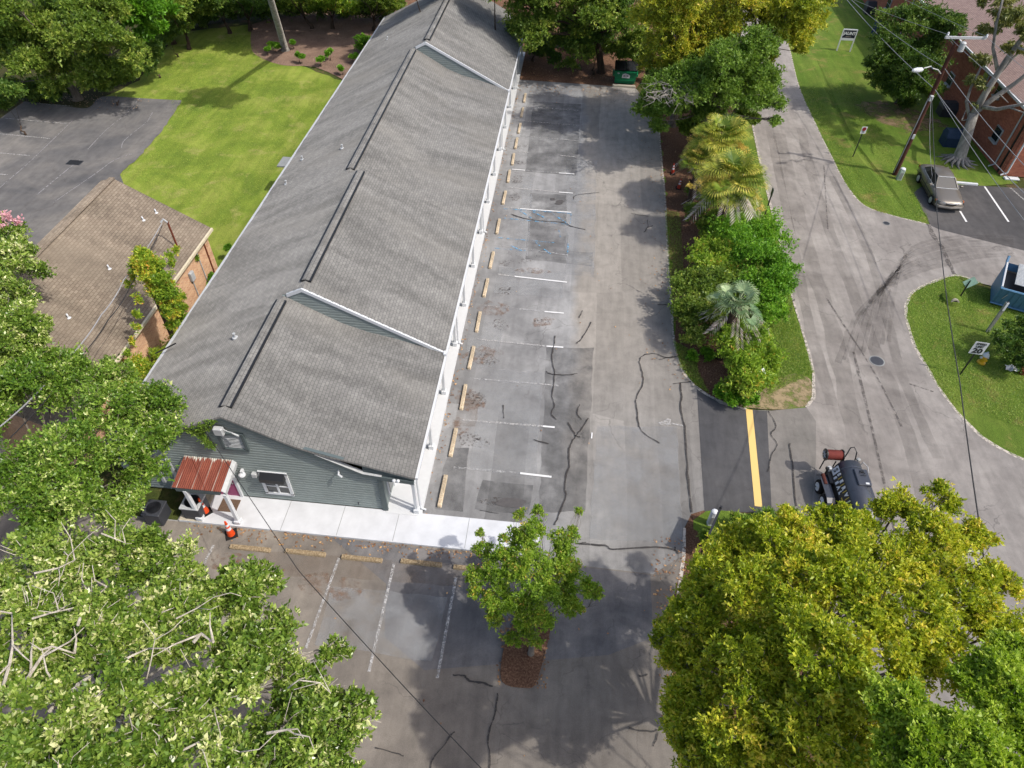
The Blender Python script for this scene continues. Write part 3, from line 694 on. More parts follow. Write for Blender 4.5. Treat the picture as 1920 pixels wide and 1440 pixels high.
for yy in (1.6, 5, 8.3, 12.0, 15, 18.4, 22, 26):      # doors and windows under the porch
    if int(yy) % 2: f_ = MB().box((-1.25, yy, 1.15), (.06, .95, 2.05)).build('door', M['white'], B); MB().tube([(-1.2, yy + .35, 1.1), (-1.14, yy + .35, 1.1)], .03, 6).build('handle', M['grey'], f_)
    else: f_ = MB().box((-1.25, yy, 1.4), (.06, 1.2, 1.2)).build('window', M['white'], B); MB().box((-1.215, yy, 1.4), (.02, 1.05, 1.05)).build('pane', M['glass'], f_)
# corner window of the porch side
f_ = MB().box((-1.24, .75, 1.3), (.06, .7, 1.5)).build('window', M['white'], B); MB().box((-1.20, .75, 1.3), (.02, .58, 1.38)).build('pane', M['glass'], f_)
# front window with black awning
f_ = MB(); xa, xb, za, zb = -6.15, -5.1, .55, 1.95
for c, d in [(((xa + xb) / 2, -.05, za), (xb - xa + .12, .08, .12)), (((xa + xb) / 2, -.05, zb), (xb - xa + .12, .08, .1)), ((xa, -.05, 1.25), (.12, .08, 1.4)), ((xb, -.05, 1.25), (.12, .08, 1.4)), (((xa + xb) / 2, -.045, 1.25), (.07, .06, 1.36)), (((xa + xb) / 2, -.045, 1.05), (1.0, .05, .05))]: f_.box(c, d)
f_ = f_.build('window', M['white'], B)
MB().box(((xa + xb) / 2, -.03, 1.25), (.98, .02, 1.3)).build('pane', M['glass'], f_)
aw = MB(); aw.add([(-6.1, -.06, 2.0), (-5.14, -.06, 2.0), (-5.14, -.34, 1.82), (-6.1, -.34, 1.82), (-6.1, -.34, 1.62), (-5.14, -.34, 1.62), (-5.14, -.06, 1.6), (-6.1, -.06, 1.6)], [(0, 1, 2, 3), (3, 2, 5, 4), (0, 3, 4, 7), (1, 6, 5, 2)])
aw.build('awning', M['black'], B)
# attic vent
f_ = MB()
for c, d in [((-6.68, -.06, 3.28), (1.02, .1, .12)), ((-6.68, -.06, 4.2), (1.02, .1, .1)), ((-7.13, -.06, 3.74), (.12, .1, .85)), ((-6.22, -.06, 3.74), (.12, .1, .85))]: f_.box(c, d)
f_ = f_.build('attic_vent', M['sidingdark'], B); lv = MB()
for i in range(9): lv.box((-6.68, -.045, 3.38 + i * .085), (.8, .03, .045), rx=.6)
lv.build('louvres', M['lgrey'], f_)
# small fittings on the gable wall
b = MB(); b.bbox((-6.93, -.22, 4.52), (.36, .2, .34), .03); b.tube([(-6.75, -.2, 4.6), (-6.6, -.22, 4.52), (-6.4, -.24, 4.5)], .02, 6); b.tube([(-6.42, -.26, 4.5), (-6.18, -.3, 4.42)], [.03, .04], 8); b.build('floodlight_box', M['lgrey'], B)
b = MB(); b.lathe((-6.8, -.2, 1.82), [(.05, .1), (.13, .06), (.14, 0), (.08, -.05)], 14); b.box((-6.8, -.12, 1.95), (.1, .16, .16)); b.build('round_lamp', M['white'], B)
MB().bbox((-6.36, -.1, 1.78), (.2, .16, .22), .02).build('meter_box', M['lgrey'], B)
b = MB(); b.tube([(-2.9, -.03, 2.5), (-2.85, -.2, 2.47)], .035, 8); b.tube([(-2.87, -.2, 2.47), (-2.7, -.28, 2.42)], .04, 8); b.build('security_camera', M['white'], B)
b = MB()
for dx in (-.06, .07): b.lathe((-.62 + dx * 1.2, -.26, 2.5), [(.02, -.06), (.07, 0), (.07, .05), (.03, .08)], 12, rot=Euler((R(60), 0, 0)).to_matrix())
b.build('twin_spotlight', M['white'], B)
b = MB(); b.tube([(-2.4, -.03, .45), (-2.4, -.12, .45), (-2.4, -.12, .38)], .02, 6); b.build('garden_tap', M['darkgrey'], B)
# door under the portico
d_ = MB().box((-7.85, -.04, 1.1), (1.0, .06, 2.0)).build('door', M['pink'], B)
b = MB()
for cx in (-8.08, -7.62):
    for cz, h in ((.6, .6), (1.5, .8)): b.box((cx, -.075, cz), (.32, .02, h))
b.build('panel', M['pink'], d_); MB().lathe((-7.45, -.12, 1.05), [(.03, -.03), (.04, 0), (.03, .03)], 8).build('handle', M['grey'], d_)
b = MB(); b.box((-7.31, -.07, 1.12), (.1, .1, 2.1)); b.box((-8.39, -.07, 1.12), (.1, .1, 2.1)); b.box((-7.85, -.07, 2.18), (1.18, .1, .1)); b.build('door_frame', M['white'], B)
for xx in (-10.4, -9.75): MB().box((xx, -.09, 1.45), (.12, .08, 1.6)).build('shutter_batten', M['lgrey'], B)
# portico canopy
n = NT('rusty_corrugated_iron'); v = n.vec('UV')
f = n.noise(n.vec('UV', scale=(6, .5, 1)), 1.6, 8, .7); edge = n.n('ShaderNodeSeparateXYZ'); n.l(v, edge.inputs[0])
e2 = n.math('ADD', edge.outputs[1], n.math('MULTIPLY', n.math('SUBTRACT', f, .5), .9))
rust = n.ramp(n.noise(n.vec('UV', scale=(5, 1, 1)), 2, 6, .6), [(.3, P(112, 58, 46)), (.55, P(142, 76, 60)), (.8, P(164, 98, 76))])
pale = P(212, 208, 198)
k1 = n.ramp(e2, [(.93, G3(0)), (1.08, G3(1))])
streak = n.ramp(n.noise(n.vec('UV', scale=(5.5, .1, 1)), 1.3, 3, .5), [(.6, G3(0)), (.66, G3(1))])
M['tin'] = n.done(n.mix(n.math('MAXIMUM', k1, streak), rust, pale), .7, .3)
y0, y1, z1_, z0_ = -1.34, -.03, 2.52, 2.26
tin = MB(); nx = 96
for i in range(nx + 1):
    x_ = -8.98 + 1.9 * i / nx; w_ = .022 * math.sin(i / nx * 2 * math.pi * 24)
    tin.v += [(x_, y0, z0_ + w_), (x_, y1, z1_ + w_)]
for i in range(nx): tin.f.append((2 * i, 2 * i + 2, 2 * i + 3, 2 * i + 1)); tin.mi.append(0)
t_ = tin.build('canopy_roof', M['tin'], B); uvmesh(t_, lambda X, Y, Z: (X + 9, (Y - y0) / 1.31))
for c_, d_q in (((-8.03, y0 + .06, 2.12), (1.72, .1, .22)), ((-8.03, -.1, 2.34), (1.72, .06, .2))): MB().box(c_, d_q).build('canopy_beam', M['sidingdark'], B)
b = MB(); b.add([(-7.06, y0 + .02, 2.29), (-7.06, -.04, 2.55), (-6.93, -.04, 2.42), (-6.93, y0 + .02, 2.18), (-6.93, y0 + .02, 2.0), (-6.93, -.04, 2.24)], [(0, 3, 2, 1), (3, 4, 5, 2)]); b.build('canopy_flashing', M['lgrey'], B); b = MB()
b.add([(-9.0, y0 + .02, 2.27), (-9.0, -.04, 2.53), (-9.05, -.04, 2.4), (-9.05, y0 + .02, 2.1)], [(0, 1, 2, 3)])
b.build('canopy_flashing', M['lgrey'], B)
for cx, cy in ((-8.56, -1.28), (-7.0, -1.28)):
    b = MB(); b.bbox((cx, cy, 1.1), (.14, .14, 1.9), .012); b.bbox((cx, cy, .2), (.26, .26, .2), .02); b.build('canopy_post', M['white'], B)
# roof vents
for u, v_, z_ in [(441, 633, 0), (567, 299, 0), (537, 345, 0), (642, 278, 0), (727, 74, 0)]:
    # height on the left roof plane
    z_ = 3.5
    for _ in range(12): x_, y_ = at(u, v_, z_); z_ = 2.45 + .4991 * (x_ + 12.35)
    b = MB(); b.lathe((x_, y_, z_), [(.13, -.05), (.12, .02), (.045, .04), (.045, .2), (.06, .2), (.06, .23)], 12); b.build('vent_pipe', M['lgrey'], B)

# front walk
sw = struct(MB().slab([(-9.4, -1.45), (4.85, -1.5), (5.0, -.42), (4.2, -.06), (-9.4, -.06)], -.02, .1).build('sidewalk', M['concrete']))
b = MB()
for xx in (-8.6, -5.25, -3.0, -.75, 0.15 + 1.95, 4.0): b.box((xx, -.76, .1), (.018, 1.36, .008))
b.build('joint', M['grey'], sw)
MB().poly([(-9.4, -1.44), (-8.45, -1.44), (-8.45, -.07), (-9.4, -.07)], .104).build('old_slab', M['oldconcrete'], sw)
x, y = at(430, 948, .1); tag(MB().bbox((x, y, .115), (.75, .6, .025), .006).build('doormat', M['mat'], None, loc=(x, y, .1)), 'brown doormat lying in front of the pink door', 'doormat')

# wheel stops
WS = [(830, 922), (850, 831), (869, 746), (884, 672), (897, 605), (911, 541), (922, 489), (934, 426), (945.5, 372), (954, 332), (962, 300), (968, 270), (974, 242), (979, 212), (984, 185)]
def stopmesh(along, mt, seed, L_=1.6):
    rnd = random.Random(seed); b = MB()
    d = (.17, L_, .13) if along else (L_, .17, .13)
    b.bbox((0, 0, .065), d, .022)
    b.v = [(p[0] + rnd.uniform(-.006, .006), p[1] + rnd.uniform(-.006, .006), p[2] + rnd.uniform(-.005, .005)) for p in b.v]
    for s in (-1, 1): 
        c = (0, s * L_ * .36, .134) if along else (s * L_ * .36, 0, .134); b.lathe(c, [(.02, 0), (.02, .006)], 8)
    return b
ordn = ['nearest', 'second', 'third', 'fourth', 'fifth', 'sixth', 'seventh', 'eighth', 'ninth', 'tenth', 'eleventh', 'twelfth', 'thirteenth', 'fourteenth', 'fifteenth']
proto = None
for i, (u, v_) in enumerate(WS):
    x, y = at(u, v_)
    if proto is None: o = proto = stopmesh(True, 'stop', 1).build('wheel_stop', M['stop'])
    else: o = proto.copy(); COL.objects.link(o); o.name = 'wheel_stop'
    o.location = (x, y, 0); o.rotation_euler = (0, 0, random.uniform(-.02, .02))
    tag(o, f'{ordn[i]} wheel stop along the white porch, counting from the front sidewalk', 'wheel stop', 'wheel stops along the porch')
FS = [((470, 1030), 'stop beside the leaning cone'), ((573, 1038), 'stop below the awning window'), ((679, 1049), 'stop below the grey corner trim'), ((790, 1057), 'stop nearest below the porch corner'), ((889, 1068), 'stop half under the small tree')]
fl = ['worn timber wheel stop nearest the leaning traffic cone', 'worn timber wheel stop facing the sidewalk in front of the awning window', 'worn timber wheel stop facing the sidewalk between two long white lines', 'worn timber wheel stop facing the sidewalk below the porch corner', 'dark timber wheel stop half hidden under the small island tree']
for i, ((u, v_), _) in enumerate(FS):
    x, y = at(u, v_); o = stopmesh(False, 'stopd', i + 5).build('wheel_stop', M['stopd']); o.location = (x, y, 0); o.rotation_euler = (0, 0, -.0)
    tag(o, fl[i], 'wheel stop', 'wheel stops facing the front sidewalk')
x, y = at(1808, 345); o = stopmesh(False, 'w', 9, 1.7).build('wheel_stop', M['white']); o.location = (x, y, 0); o.rotation_euler = (0, 0, -.06)
tag(o, 'white concrete wheel stop beside the parked sedan', 'wheel stop')
x, y = at(1172, 163); 
b = MB().bbox((x - .1, y, .07), (1.9, .3, .14), .02); tag(b.build('kerb_block', M['oldconcrete'], None, loc=(x, y, 0)), 'pale kerb block in front of the green dumpster', 'kerb')

# ------------------------------------------------------------------ brick house on the left
H1 = empty('brick_house', (-17, 8, 0), 'low tan brick house with a brown shingle roof beside the grey building', 'house')
yA, yB = .5, 15.0
def quadroof(name, pts, th, mt, parent, uvf, nx=1):
    b = MB(); a, c, d, e = [Vector(p) for p in pts]
    dn = Vector((0, 0, -th)); b.add([a, c, d, e, a + dn, c + dn, d + dn, e + dn], [(0, 1, 2, 3), (7, 6, 5, 4), (0, 4, 5, 1), (1, 5, 6, 2), (2, 6, 7, 3), (3, 7, 4, 0)])
    o = b.build(name, mt, parent); uvmesh(o, uvf); return o
sl = math.hypot(4.5, 2.65) / 4.5
quadroof('roof', [(-14.12, yA, 2.55), (-14.12, yB, 2.55), (-18.6, yB, 5.2), (-18.6, yA, 5.2)], .1, M['roof_brown'], H1, lambda X, Y, Z: (Y, X * sl))
quadroof('roof', [(-18.6, yA, 5.2), (-18.6, yB, 5.2), (-19.3, yB, 5.0), (-19.3, yA, 5.0)], .1, M['roof_brown'], H1, lambda X, Y, Z: (Y, X))
b = MB()
for i in range(50): b.box((-18.6, yA + .15 + i * .29, 5.235), (.3, .28, .03))
o = b.build('ridge_cap', M['roof_brown'], H1); uvmesh(o, lambda X, Y, Z: (Y, X))
b = MB(); b.box((-18.78, 11.0, 5.17), (.05, 2.2, .09)); b.build('ridge_gap', M['black'], H1)
wb = MB(); wb.box((-14.5, 7.75, 1.25), (.2, 14.0, 2.5)); wb.box((-19.1, 7.75, 2.45), (.2, 14.0, 4.9)); 
for yy in (.75, 14.75): wb.add([(-14.5, yy, 0), (-19.1, yy, 0), (-19.1, yy, 4.9), (-18.6, yy, 5.1), (-14.5, yy, 2.65), (-14.5, yy + .01, 0), (-19.1, yy + .01, 0), (-19.1, yy + .01, 4.9), (-18.6, yy + .01, 5.1), (-14.5, yy + .01, 2.65)], [(0, 1, 2, 3, 4), (9, 8, 7, 6, 5)])
o = wb.build('wall', M['brick_tan'], H1); uvmesh(o, lambda X, Y, Z: (Y if abs(X + 14.5) < .2 else X, Z))
b = MB(); b.box((-14.1, 7.75, 2.5), (.1, 14.5, .14)); b.build('gutter', plain('cream_gutter', (228, 216, 186), .6, .3), H1)
b = MB(); b.tube([(-14.3, 14.2, 2.45), (-14.36, 14.2, 2.2), (-14.36, 14.2, .2), (-14.2, 14.2, .08)], .04, 8); b.build('downspout', plain('brown_downspout', (130, 72, 52), .5, .3), H1)
for yy, za, zb in ((13.3, 2.4, .3), (12.1, 1.1, .1)): MB().tube([(-14.36, yy, za), (-14.36, yy, zb)], .027, 6).build('conduit', M['lgrey'], H1)
MB().bbox((-14.3, 12.1, 1.5), (.16, .34, .5), .02).build('meter_box', M['lgrey'], H1)
for u, v_ in [(293, 399), (269, 413), (129, 596), (205, 504)]:
    z_ = 3.5
    for _ in range(12): x_, y_ = at(u, v_, z_); z_ = 2.55 + (-14.12 - x_) * .589
    b = MB(); b.tube([(x_, y_, z_ - .05), (x_, y_, z_ + .14), (x_ - .06, y_ + .06, z_ + .17)], .035, 8); b.lathe((x_, y_, z_ + .0), [(.1, 0), (.04, .04)], 10); b.build('vent_pipe', M['white'], H1)
mx, my = -14.75, 12.5; mz = 2.55 + (-14.12 - mx) * .589
x2, y2 = at(333, 411, 4.3)
b = MB(); b.tube([(mx, my, mz), (mx, my, 4.5)], .05, 8); b.lathe((mx, my, mz), [(.14, 0), (.07, .1)], 10); b.build('service_mast', plain('rusty_mast', (120, 66, 50), .7, .2, var=.3), H1)
b = MB(); b.tube([(mx, my, 4.45), (mx - .1, my - .1, 4.7), (mx - .22, my - .18, 4.55)], .05, 8); b.build('weatherhead', M['lgrey'], H1)
def wire(pts, r, mt, label, group=None, cat='cable', name='cable', sag_=.4, n=14):
    b = MB(); P0 = [Vector(p) for p in pts]; out = []
    for a, c in zip(P0, P0[1:]):
        for i in range(n + (1 if c is P0[-1] else 0)):
            t = i / n; p = a.lerp(c, t); p.z -= sag_ * 4 * t * (1 - t); out.append(p)
    b.tube(out, r, 5); o = b.build(name, mt, None, loc=tuple(P0[0]))
    return tag(o, label, cat, group)
for k, (tx, ty, tz) in enumerate([(-11.5, -14, 7.5), (-11.3, -14, 7.2)]):
    pass

# air conditioners at the gable
for (u, v_, s, z_, lab) in [(362, 943, .74, .8, 'air conditioner with a round top fan under the rusty canopy'), (290, 955, .7, .75, 'air conditioner half hidden by leaves left of the canopy')]:
    x, y = at(u, v_ - 12, z_) if False else at(u, v_, z_ * .9); y = min(y, -.55)
    t = empty('air_conditioner', (x, y, 0), lab, 'air conditioner', 'air conditioners by the gable wall')
    MB().bbox((x, y, z_ / 2 + .05), (s, s, z_ - .1), .03).build('casing', M['darkgrey'], t)
    b = MB(); 
    b.bbox((x, y, z_ + .02), (s + .04, s + .04, .06), .02); b.build('top_cover', M['lgrey'] if u > 320 else M['darkgrey'], t)
    b = MB(); b.lathe((x, y, z_ + .052), [(s * .4, 0), (s * .4, .012)], 26); f_ = b.build('fan_well', M['black'], t)
    b = MB()
    for q in range(9): b.lathe((x, y, z_ + .07), [(s * .04 * (q + 1) + .006, 0), (s * .04 * (q + 1) + .006, .006), (s * .04 * (q + 1), .006), (s * .04 * (q + 1), 0)], 24)
    for q in range(5): b.box((x, y, z_ + .066), (s * .12, s * .7, .006), rz=q * 1.256)
    b.build('fan', M['darkgrey'], f_)

# traffic cones
def cone(x, y, h, label, group, red='orange', tilt=(0, 0), rz=0):
    t = empty('traffic_cone', (0, 0, 0), label, 'traffic cone', group)
    MB().bbox((0, 0, .02), (h * .5, h * .5, .04), .012).build('base', M['rubber'], t)
    rr = lambda z: h * (.17 - .135 * z / h)
    for (a, c, mt, nm) in ((.04, .42 * h, red, 'body'), (.42 * h, .58 * h, 'white', 'reflective_band'), (.58 * h, .68 * h, red, 'body'), (.68 * h, .8 * h, 'white', 'reflective_band'), (.8 * h, h, red, 'tip')):
        MB().lathe((0, 0, 0), [(rr(a), a), (rr(c), c)], 20).build(nm, M[mt], t, smooth=False)
    t.location = (x, y, 0); t.rotation_euler = (*tilt, rz)
    return t
x, y = at(434, 1002); cone(x, y, .92, 'bright orange traffic cone on the asphalt at the edge of the front sidewalk', 'traffic cones at the front walk', rz=.5)
x, y = at(387, 962); c_ = cone(x, y, .92, 'orange traffic cone standing under the rusty canopy beside the air conditioner', 'traffic cones at the front walk', rz=.8); c_.location.z = .1
x, y = at(1261, 325); cone(x, y, .75, 'faded red traffic cone in the mulch, the farther of two', 'traffic cones in the mulch', 'redcone', (.0, -.05))
x, y = at(1272, 353); cone(x, y, .75, 'faded red traffic cone in the mulch, the nearer of two', 'traffic cones in the mulch', 'redcone', (.05, .08))

# ------------------------------------------------------------------ brick apartment building, right
H2 = empty('brick_apartments', (41, 50, 0), 'red brick apartment building with a pinkish shingle roof and white downspouts', 'building')
wb = MB(); wb.box((35.25, 51.5, 2.3), (.3, 39, 4.6)); wb.box((41, 32.05, 2.3), (11.6, .3, 4.6)); wb.box((46.8, 51.5, 2.3), (.3, 39, 4.6))
o = wb.build('wall', M['brick_red'], H2); uvmesh(o, lambda X, Y, Z: (Y if 34 < X < 35.5 and Y > 32.2 else X, Z))
quadroof('roof', [(34.6, 31.2, 4.6), (41, 31.2, 6.2), (41, 74, 6.2), (34.6, 74, 4.6)], .14, M['roof_pink'], H2, lambda X, Y, Z: (Y, X))
quadroof('roof', [(41, 31.2, 6.2), (47.4, 31.2, 4.6), (47.4, 74, 4.6), (41, 74, 6.2)], .14, M['roof_pink'], H2, lambda X, Y, Z: (Y, X))
MB().add([(35.2, 32, 4.6), (41, 32, 6.1), (46.8, 32, 4.6)], [(0, 1, 2)]).build('gable', M['brick_red'], H2)
b = MB(); b.box((34.56, 52.6, 4.52), (.1, 42.8, .16)); b.build('gutter', M['white'], H2)
for yy, r_, mt, x0 in [(33.0, .055, 'lgrey', 35.02), (31.8, .06, 'white', 35.4), (56.6, .05, 'white', 35.02)]:
    b = MB(); xx = x0; b.tube([(34.6, yy, 4.45), (xx, yy, 4.2), (xx, yy, .3), (xx - .35, yy, .1)], r_, 8); b.build('downspout', M[mt], H2)
MB().box((35.08, 32.35, 2.3), (.06, .16, 4.5)).build('expansion_gap', M['black'], H2)
for yy, zz, ww, hh in [(44.2, 1.75, .95, .9), (34.6, 1.75, .95, .95), (62, 1.9, .95, .95), (39.5, 3.75, .8, .7), (37.0, 3.75, .8, .7), (49.5, 1.75, .95, .9), (53.5, 3.6, .8, .7)]:
    f_ = MB().box((35.06, yy, zz), (.08, ww, hh)).build('window', M['lgrey'], H2)
    b = MB(); b.box((35.0, yy, zz + hh * .23), (.03, ww - .14, hh * .4)); b.box((35.0, yy, zz - hh * .23), (.03, ww - .14, hh * .4)); b.build('pane', M['glass'], f_)
    MB().box((34.98, yy, zz - hh / 2 - .05), (.2, ww + .1, .09)).build('sill', M['lgrey'], f_)
b = MB(); b.bbox((35.7, 31.5, .06), (1.0, .35, .1), .03); tag(b.build('splash_block', M['white'], None, loc=(35.7, 31.5, 0)), 'white splash block at the foot of the apartment downspout', 'splash block')

def covered(u, v_, d, mt, label, cat, name, rz=0, lid=True):
    x, y = at(u, v_); t = empty(name, (x, y, 0), label, cat)
    h = d[2]; a, c = d[0] / 2, d[1] / 2
    e = Matrix.Rotation(rz, 3, 'Z')
    def T(p): return tuple(Vector((x, y, 0)) + e @ Vector(p))
    vs = [T(p) for p in [(-a, -c, 0), (a, -c, 0), (a, c, 0), (-a, c, 0), (-a * 1.02, -c * 1.04, h * .62), (a * 1.02, -c * 1.04, h * .62), (a, c, h * .7), (-a, c, h * .7)]]
    MB().add(vs, [(0, 1, 5, 4), (1, 2, 6, 5), (2, 3, 7, 6), (3, 0, 4, 7), (3, 2, 1, 0)]).build('body', M[mt], t)
    vs = [T(p) for p in [(-a * 1.05, -c * 1.08, h * .62), (a * 1.05, -c * 1.08, h * .62), (a * 1.04, c * 1.05, h * .7), (-a * 1.04, c * 1.05, h * .7), (-a * .9, -c * .2, h), (a * .9, -c * .2, h), (a * .9, c * .9, h * .98), (-a * .9, c * .9, h * .98)]]
    MB().add(vs, [(0, 1, 5, 4), (1, 2, 6, 5), (2, 3, 7, 6), (3, 0, 4, 7), (4, 5, 6, 7)]).build('lid', M[mt], t)
    return t
covered(1783, 271, (1.5, 1.0, 1.1), 'bluecover', 'navy blue covered box on the grass behind the bare limbed tree', 'covered box', 'covered_box')
covered(1773, 215, (1.3, 1.0, 1.0), 'darkgrey', 'dark grey covered box against the red brick wall', 'covered box', 'covered_box')
covered(1634, 25, (1.6, 1.0, 1.1), 'darkgrey', 'dark bin standing on the lawn by the far brick wall', 'bin', 'waste_bin')
b_ = covered(1645, 66, (1.0, 1.0, 1.3), 'bluecover', 'pale blue bin on the grass beside the dark bushy tree', 'bin', 'waste_bin')

# ------------------------------------------------------------------ sedan
def sedan(loc, rz):
    t = empty('parked_car', (0, 0, 0), 'pewter four door sedan parked nose out at the edge of the side car park', 'car')
    # stations: y, half width, z bottom, z top   (front = -y)
    st = [(-2.36, .60, .34, .56), (-2.28, .76, .26, .66), (-2.05, .84, .22, .74), (-1.6, .88, .20, .82), (-1.1, .89, .19, .90), (-.85, .89, .19, .93), (-.2, .89, .19, .95), (.6, .89, .19, .96), (1.35, .88, .20, .97), (1.75, .87, .22, .99), (2.1, .83, .25, .97), (2.28, .76, .3, .9), (2.36, .62, .42, .78)]
    vs = []; prof = [(.0, 0, 0), (.82, 0, 0), (.97, .08, 0), (1, .3, 0), (1, .62, 0), (.955, .86, 0), (.86, .97, 0), (.5, 1.02, 0), (0, 1.035, 0)]
    ring = prof + [(-a, b_, 0) for a, b_, _ in reversed(prof[1:-1])]
    for (y, hw, zb, zt) in st:
        for (a, h, _) in ring: vs.append((a * hw, y, zb + (zt - zb) * h))
    n = len(ring); fs = [(i * n + k, i * n + (k + 1) % n, (i + 1) * n + (k + 1) % n, (i + 1) * n + k) for i in range(len(st) - 1) for k in range(n)]
    fs += [tuple(range(n - 1, -1, -1)), tuple(range((len(st) - 1) * n, len(st) * n))]
    MB().add(vs, fs).build('body', M['carpaint'], t, smooth=True)
    # greenhouse
    bot = [(-.70, -.92), (.70, -.92), (.78, .1), (.76, 1.1), (.66, 1.72), (-.66, 1.72), (-.76, 1.1), (-.78, .1)]
    top = [(-.52, -.22), (.52, -.22), (.57, .2), (.56, .75), (.5, 1.12), (-.5, 1.12), (-.56, .75), (-.57, .2)]
    zb, zt = .93, 1.38
    V = [(x, y, zb) for x, y in bot] + [(x, y, zt - (.02 if i in (0, 1, 4, 5) else 0)) for i, (x, y) in enumerate(top)]
    def face(nm, idx, mt, push=0): 
        return MB().add([V[i] for i in idx], [tuple(range(len(idx)))]).build(nm, M[mt], t)
    face('windshield', [0, 1, 9, 8], 'glass'); face('rear_window', [4, 5, 13, 12], 'darkglass')
    for s in ((1, 2, 3, 4, 12, 11, 10, 9), (5, 6, 7, 0, 8, 15, 14, 13)): face('side_window', s, 'darkglass')
    rf = MB(); tv = [V[i] for i in range(8, 16)]; c = [(x * .8, y * .82 + .08, 1.425) for x, y, z in tv]
    rf.add(tv + c, [(i, (i + 1) % 8, 8 + (i + 1) % 8, 8 + i) for i in range(8)] + [tuple(range(8, 16))]); rf.build('roof', M['carpaint'], t, smooth=True)
    for a, b_ in ((0, 8), (1, 9), (4, 12), (5, 13)): MB().tube([V[a], V[b_]], .045, 6).build('pillar', M['carpaint'], t)
    for s in (-1, 1): MB().tube([(s * .79, .25, .93), (s * .585, .33, 1.36)], .03, 5).build('pillar', M['black'], t)
    for a, b_, s in ((0, 8, 1),): pass
    b = MB(); b.tube([V[8], V[9]], .03, 5); b.tube([V[0], (0, -.97, .94), V[1]], .025, 5); b.build('windshield_trim', M['lgrey'], t)
    for s in (-1, 1):
        b = MB(); b.tube([(s * .9, -2.15, .52), (s * .915, 0, .56), (s * .9, 2.15, .56)], .018, 5); b.build('side_trim', M['black'], t)
        b = MB(); b.tube([(s * .79, -.85, .97), (s * .83, .1, .99), (s * .80, 1.2, 1.0)], .012, 5); b.build('window_trim', M['chrome'], t)
        MB().bbox((s * .98, -.68, 1.0), (.2, .12, .13), .03).build('mirror', M['carpaint'], t)
        b = MB(); b.add([(s * .36, -2.335, .58), (s * .70, -2.22, .58), (s * .82, -2.0, .60), (s * .80, -2.02, .74), (s * .66, -2.24, .70), (s * .36, -2.335, .68)], [(0, 1, 2, 3, 4, 5) if s > 0 else (5, 4, 3, 2, 1, 0)]); b.build('headlight', M['lampglass'], t)
        MB().bbox((s * .845, -1.96, .64), (.05, .16, .12), .01).build('indicator', M['amber'], t)
        MB().bbox((s * .6, 2.33, .72), (.36, .08, .16), .02).build('tail_light', plain('red_lens_%d' % s, (150, 30, 26), .3, .5), t)
        MB().box((s * .895, .12, .62), (.01, .012, .6)).build('door_seam', M['black'], t)
        MB().bbox((s * .9, .0, .76), (.03, .16, .035), .008).build('door_handle', M['carpaint'], t)
        for y in (-1.45, 1.38):
            rot = Euler((0, R(90), 0)).to_matrix()
            b = MB(); b.lathe((s * .80, y, .31), [(.2, -.11), (.29, -.11), (.31, -.07), (.31, .07), (.29, .11), (.2, .11)], 24, rot=rot); wh = b.build('wheel', M['rubber'], t)
            b = MB(); b.lathe((s * .915, y, .31), [(.2, -.02 * s), (.2, .012 * s), (.06, .022 * s), (.04, .03 * s)], 20, rot=rot); b.build('rim', M['lgrey'], wh)
            b = MB(); b.tube([(s * .892, y + .37 * math.cos(q), .31 + .37 * math.sin(q)) for q in np.linspace(0, math.pi, 12)], .02, 5); b.build('wheel_arch', M['black'], t)
    b = MB(); b.tube([(-.84, -2.12, .4), (-.7, -2.36, .4), (0, -2.46, .4), (.7, -2.36, .4), (.84, -2.12, .4)], .09, 8); b.build('bumper', M['carpaint'], t)
    b = MB(); b.box((0, -2.385, .6), (.6, .05, .1)); b.build('grille', M['black'], t)
    b = MB(); b.tube([(-.3, -2.41, .66), (0, -2.42, .645), (.3, -2.41, .66)], .016, 5); b.build('grille_bar', M['chrome'], t)
    b = MB(); b.bbox((0, -2.2, .24), (1.4, .3, .1), .02); b.build('air_dam', M['black'], t)
    t.location = (*loc, .007); t.rotation_euler = (0, 0, rz); return t
sedan((29.72, 28.75), -.03)

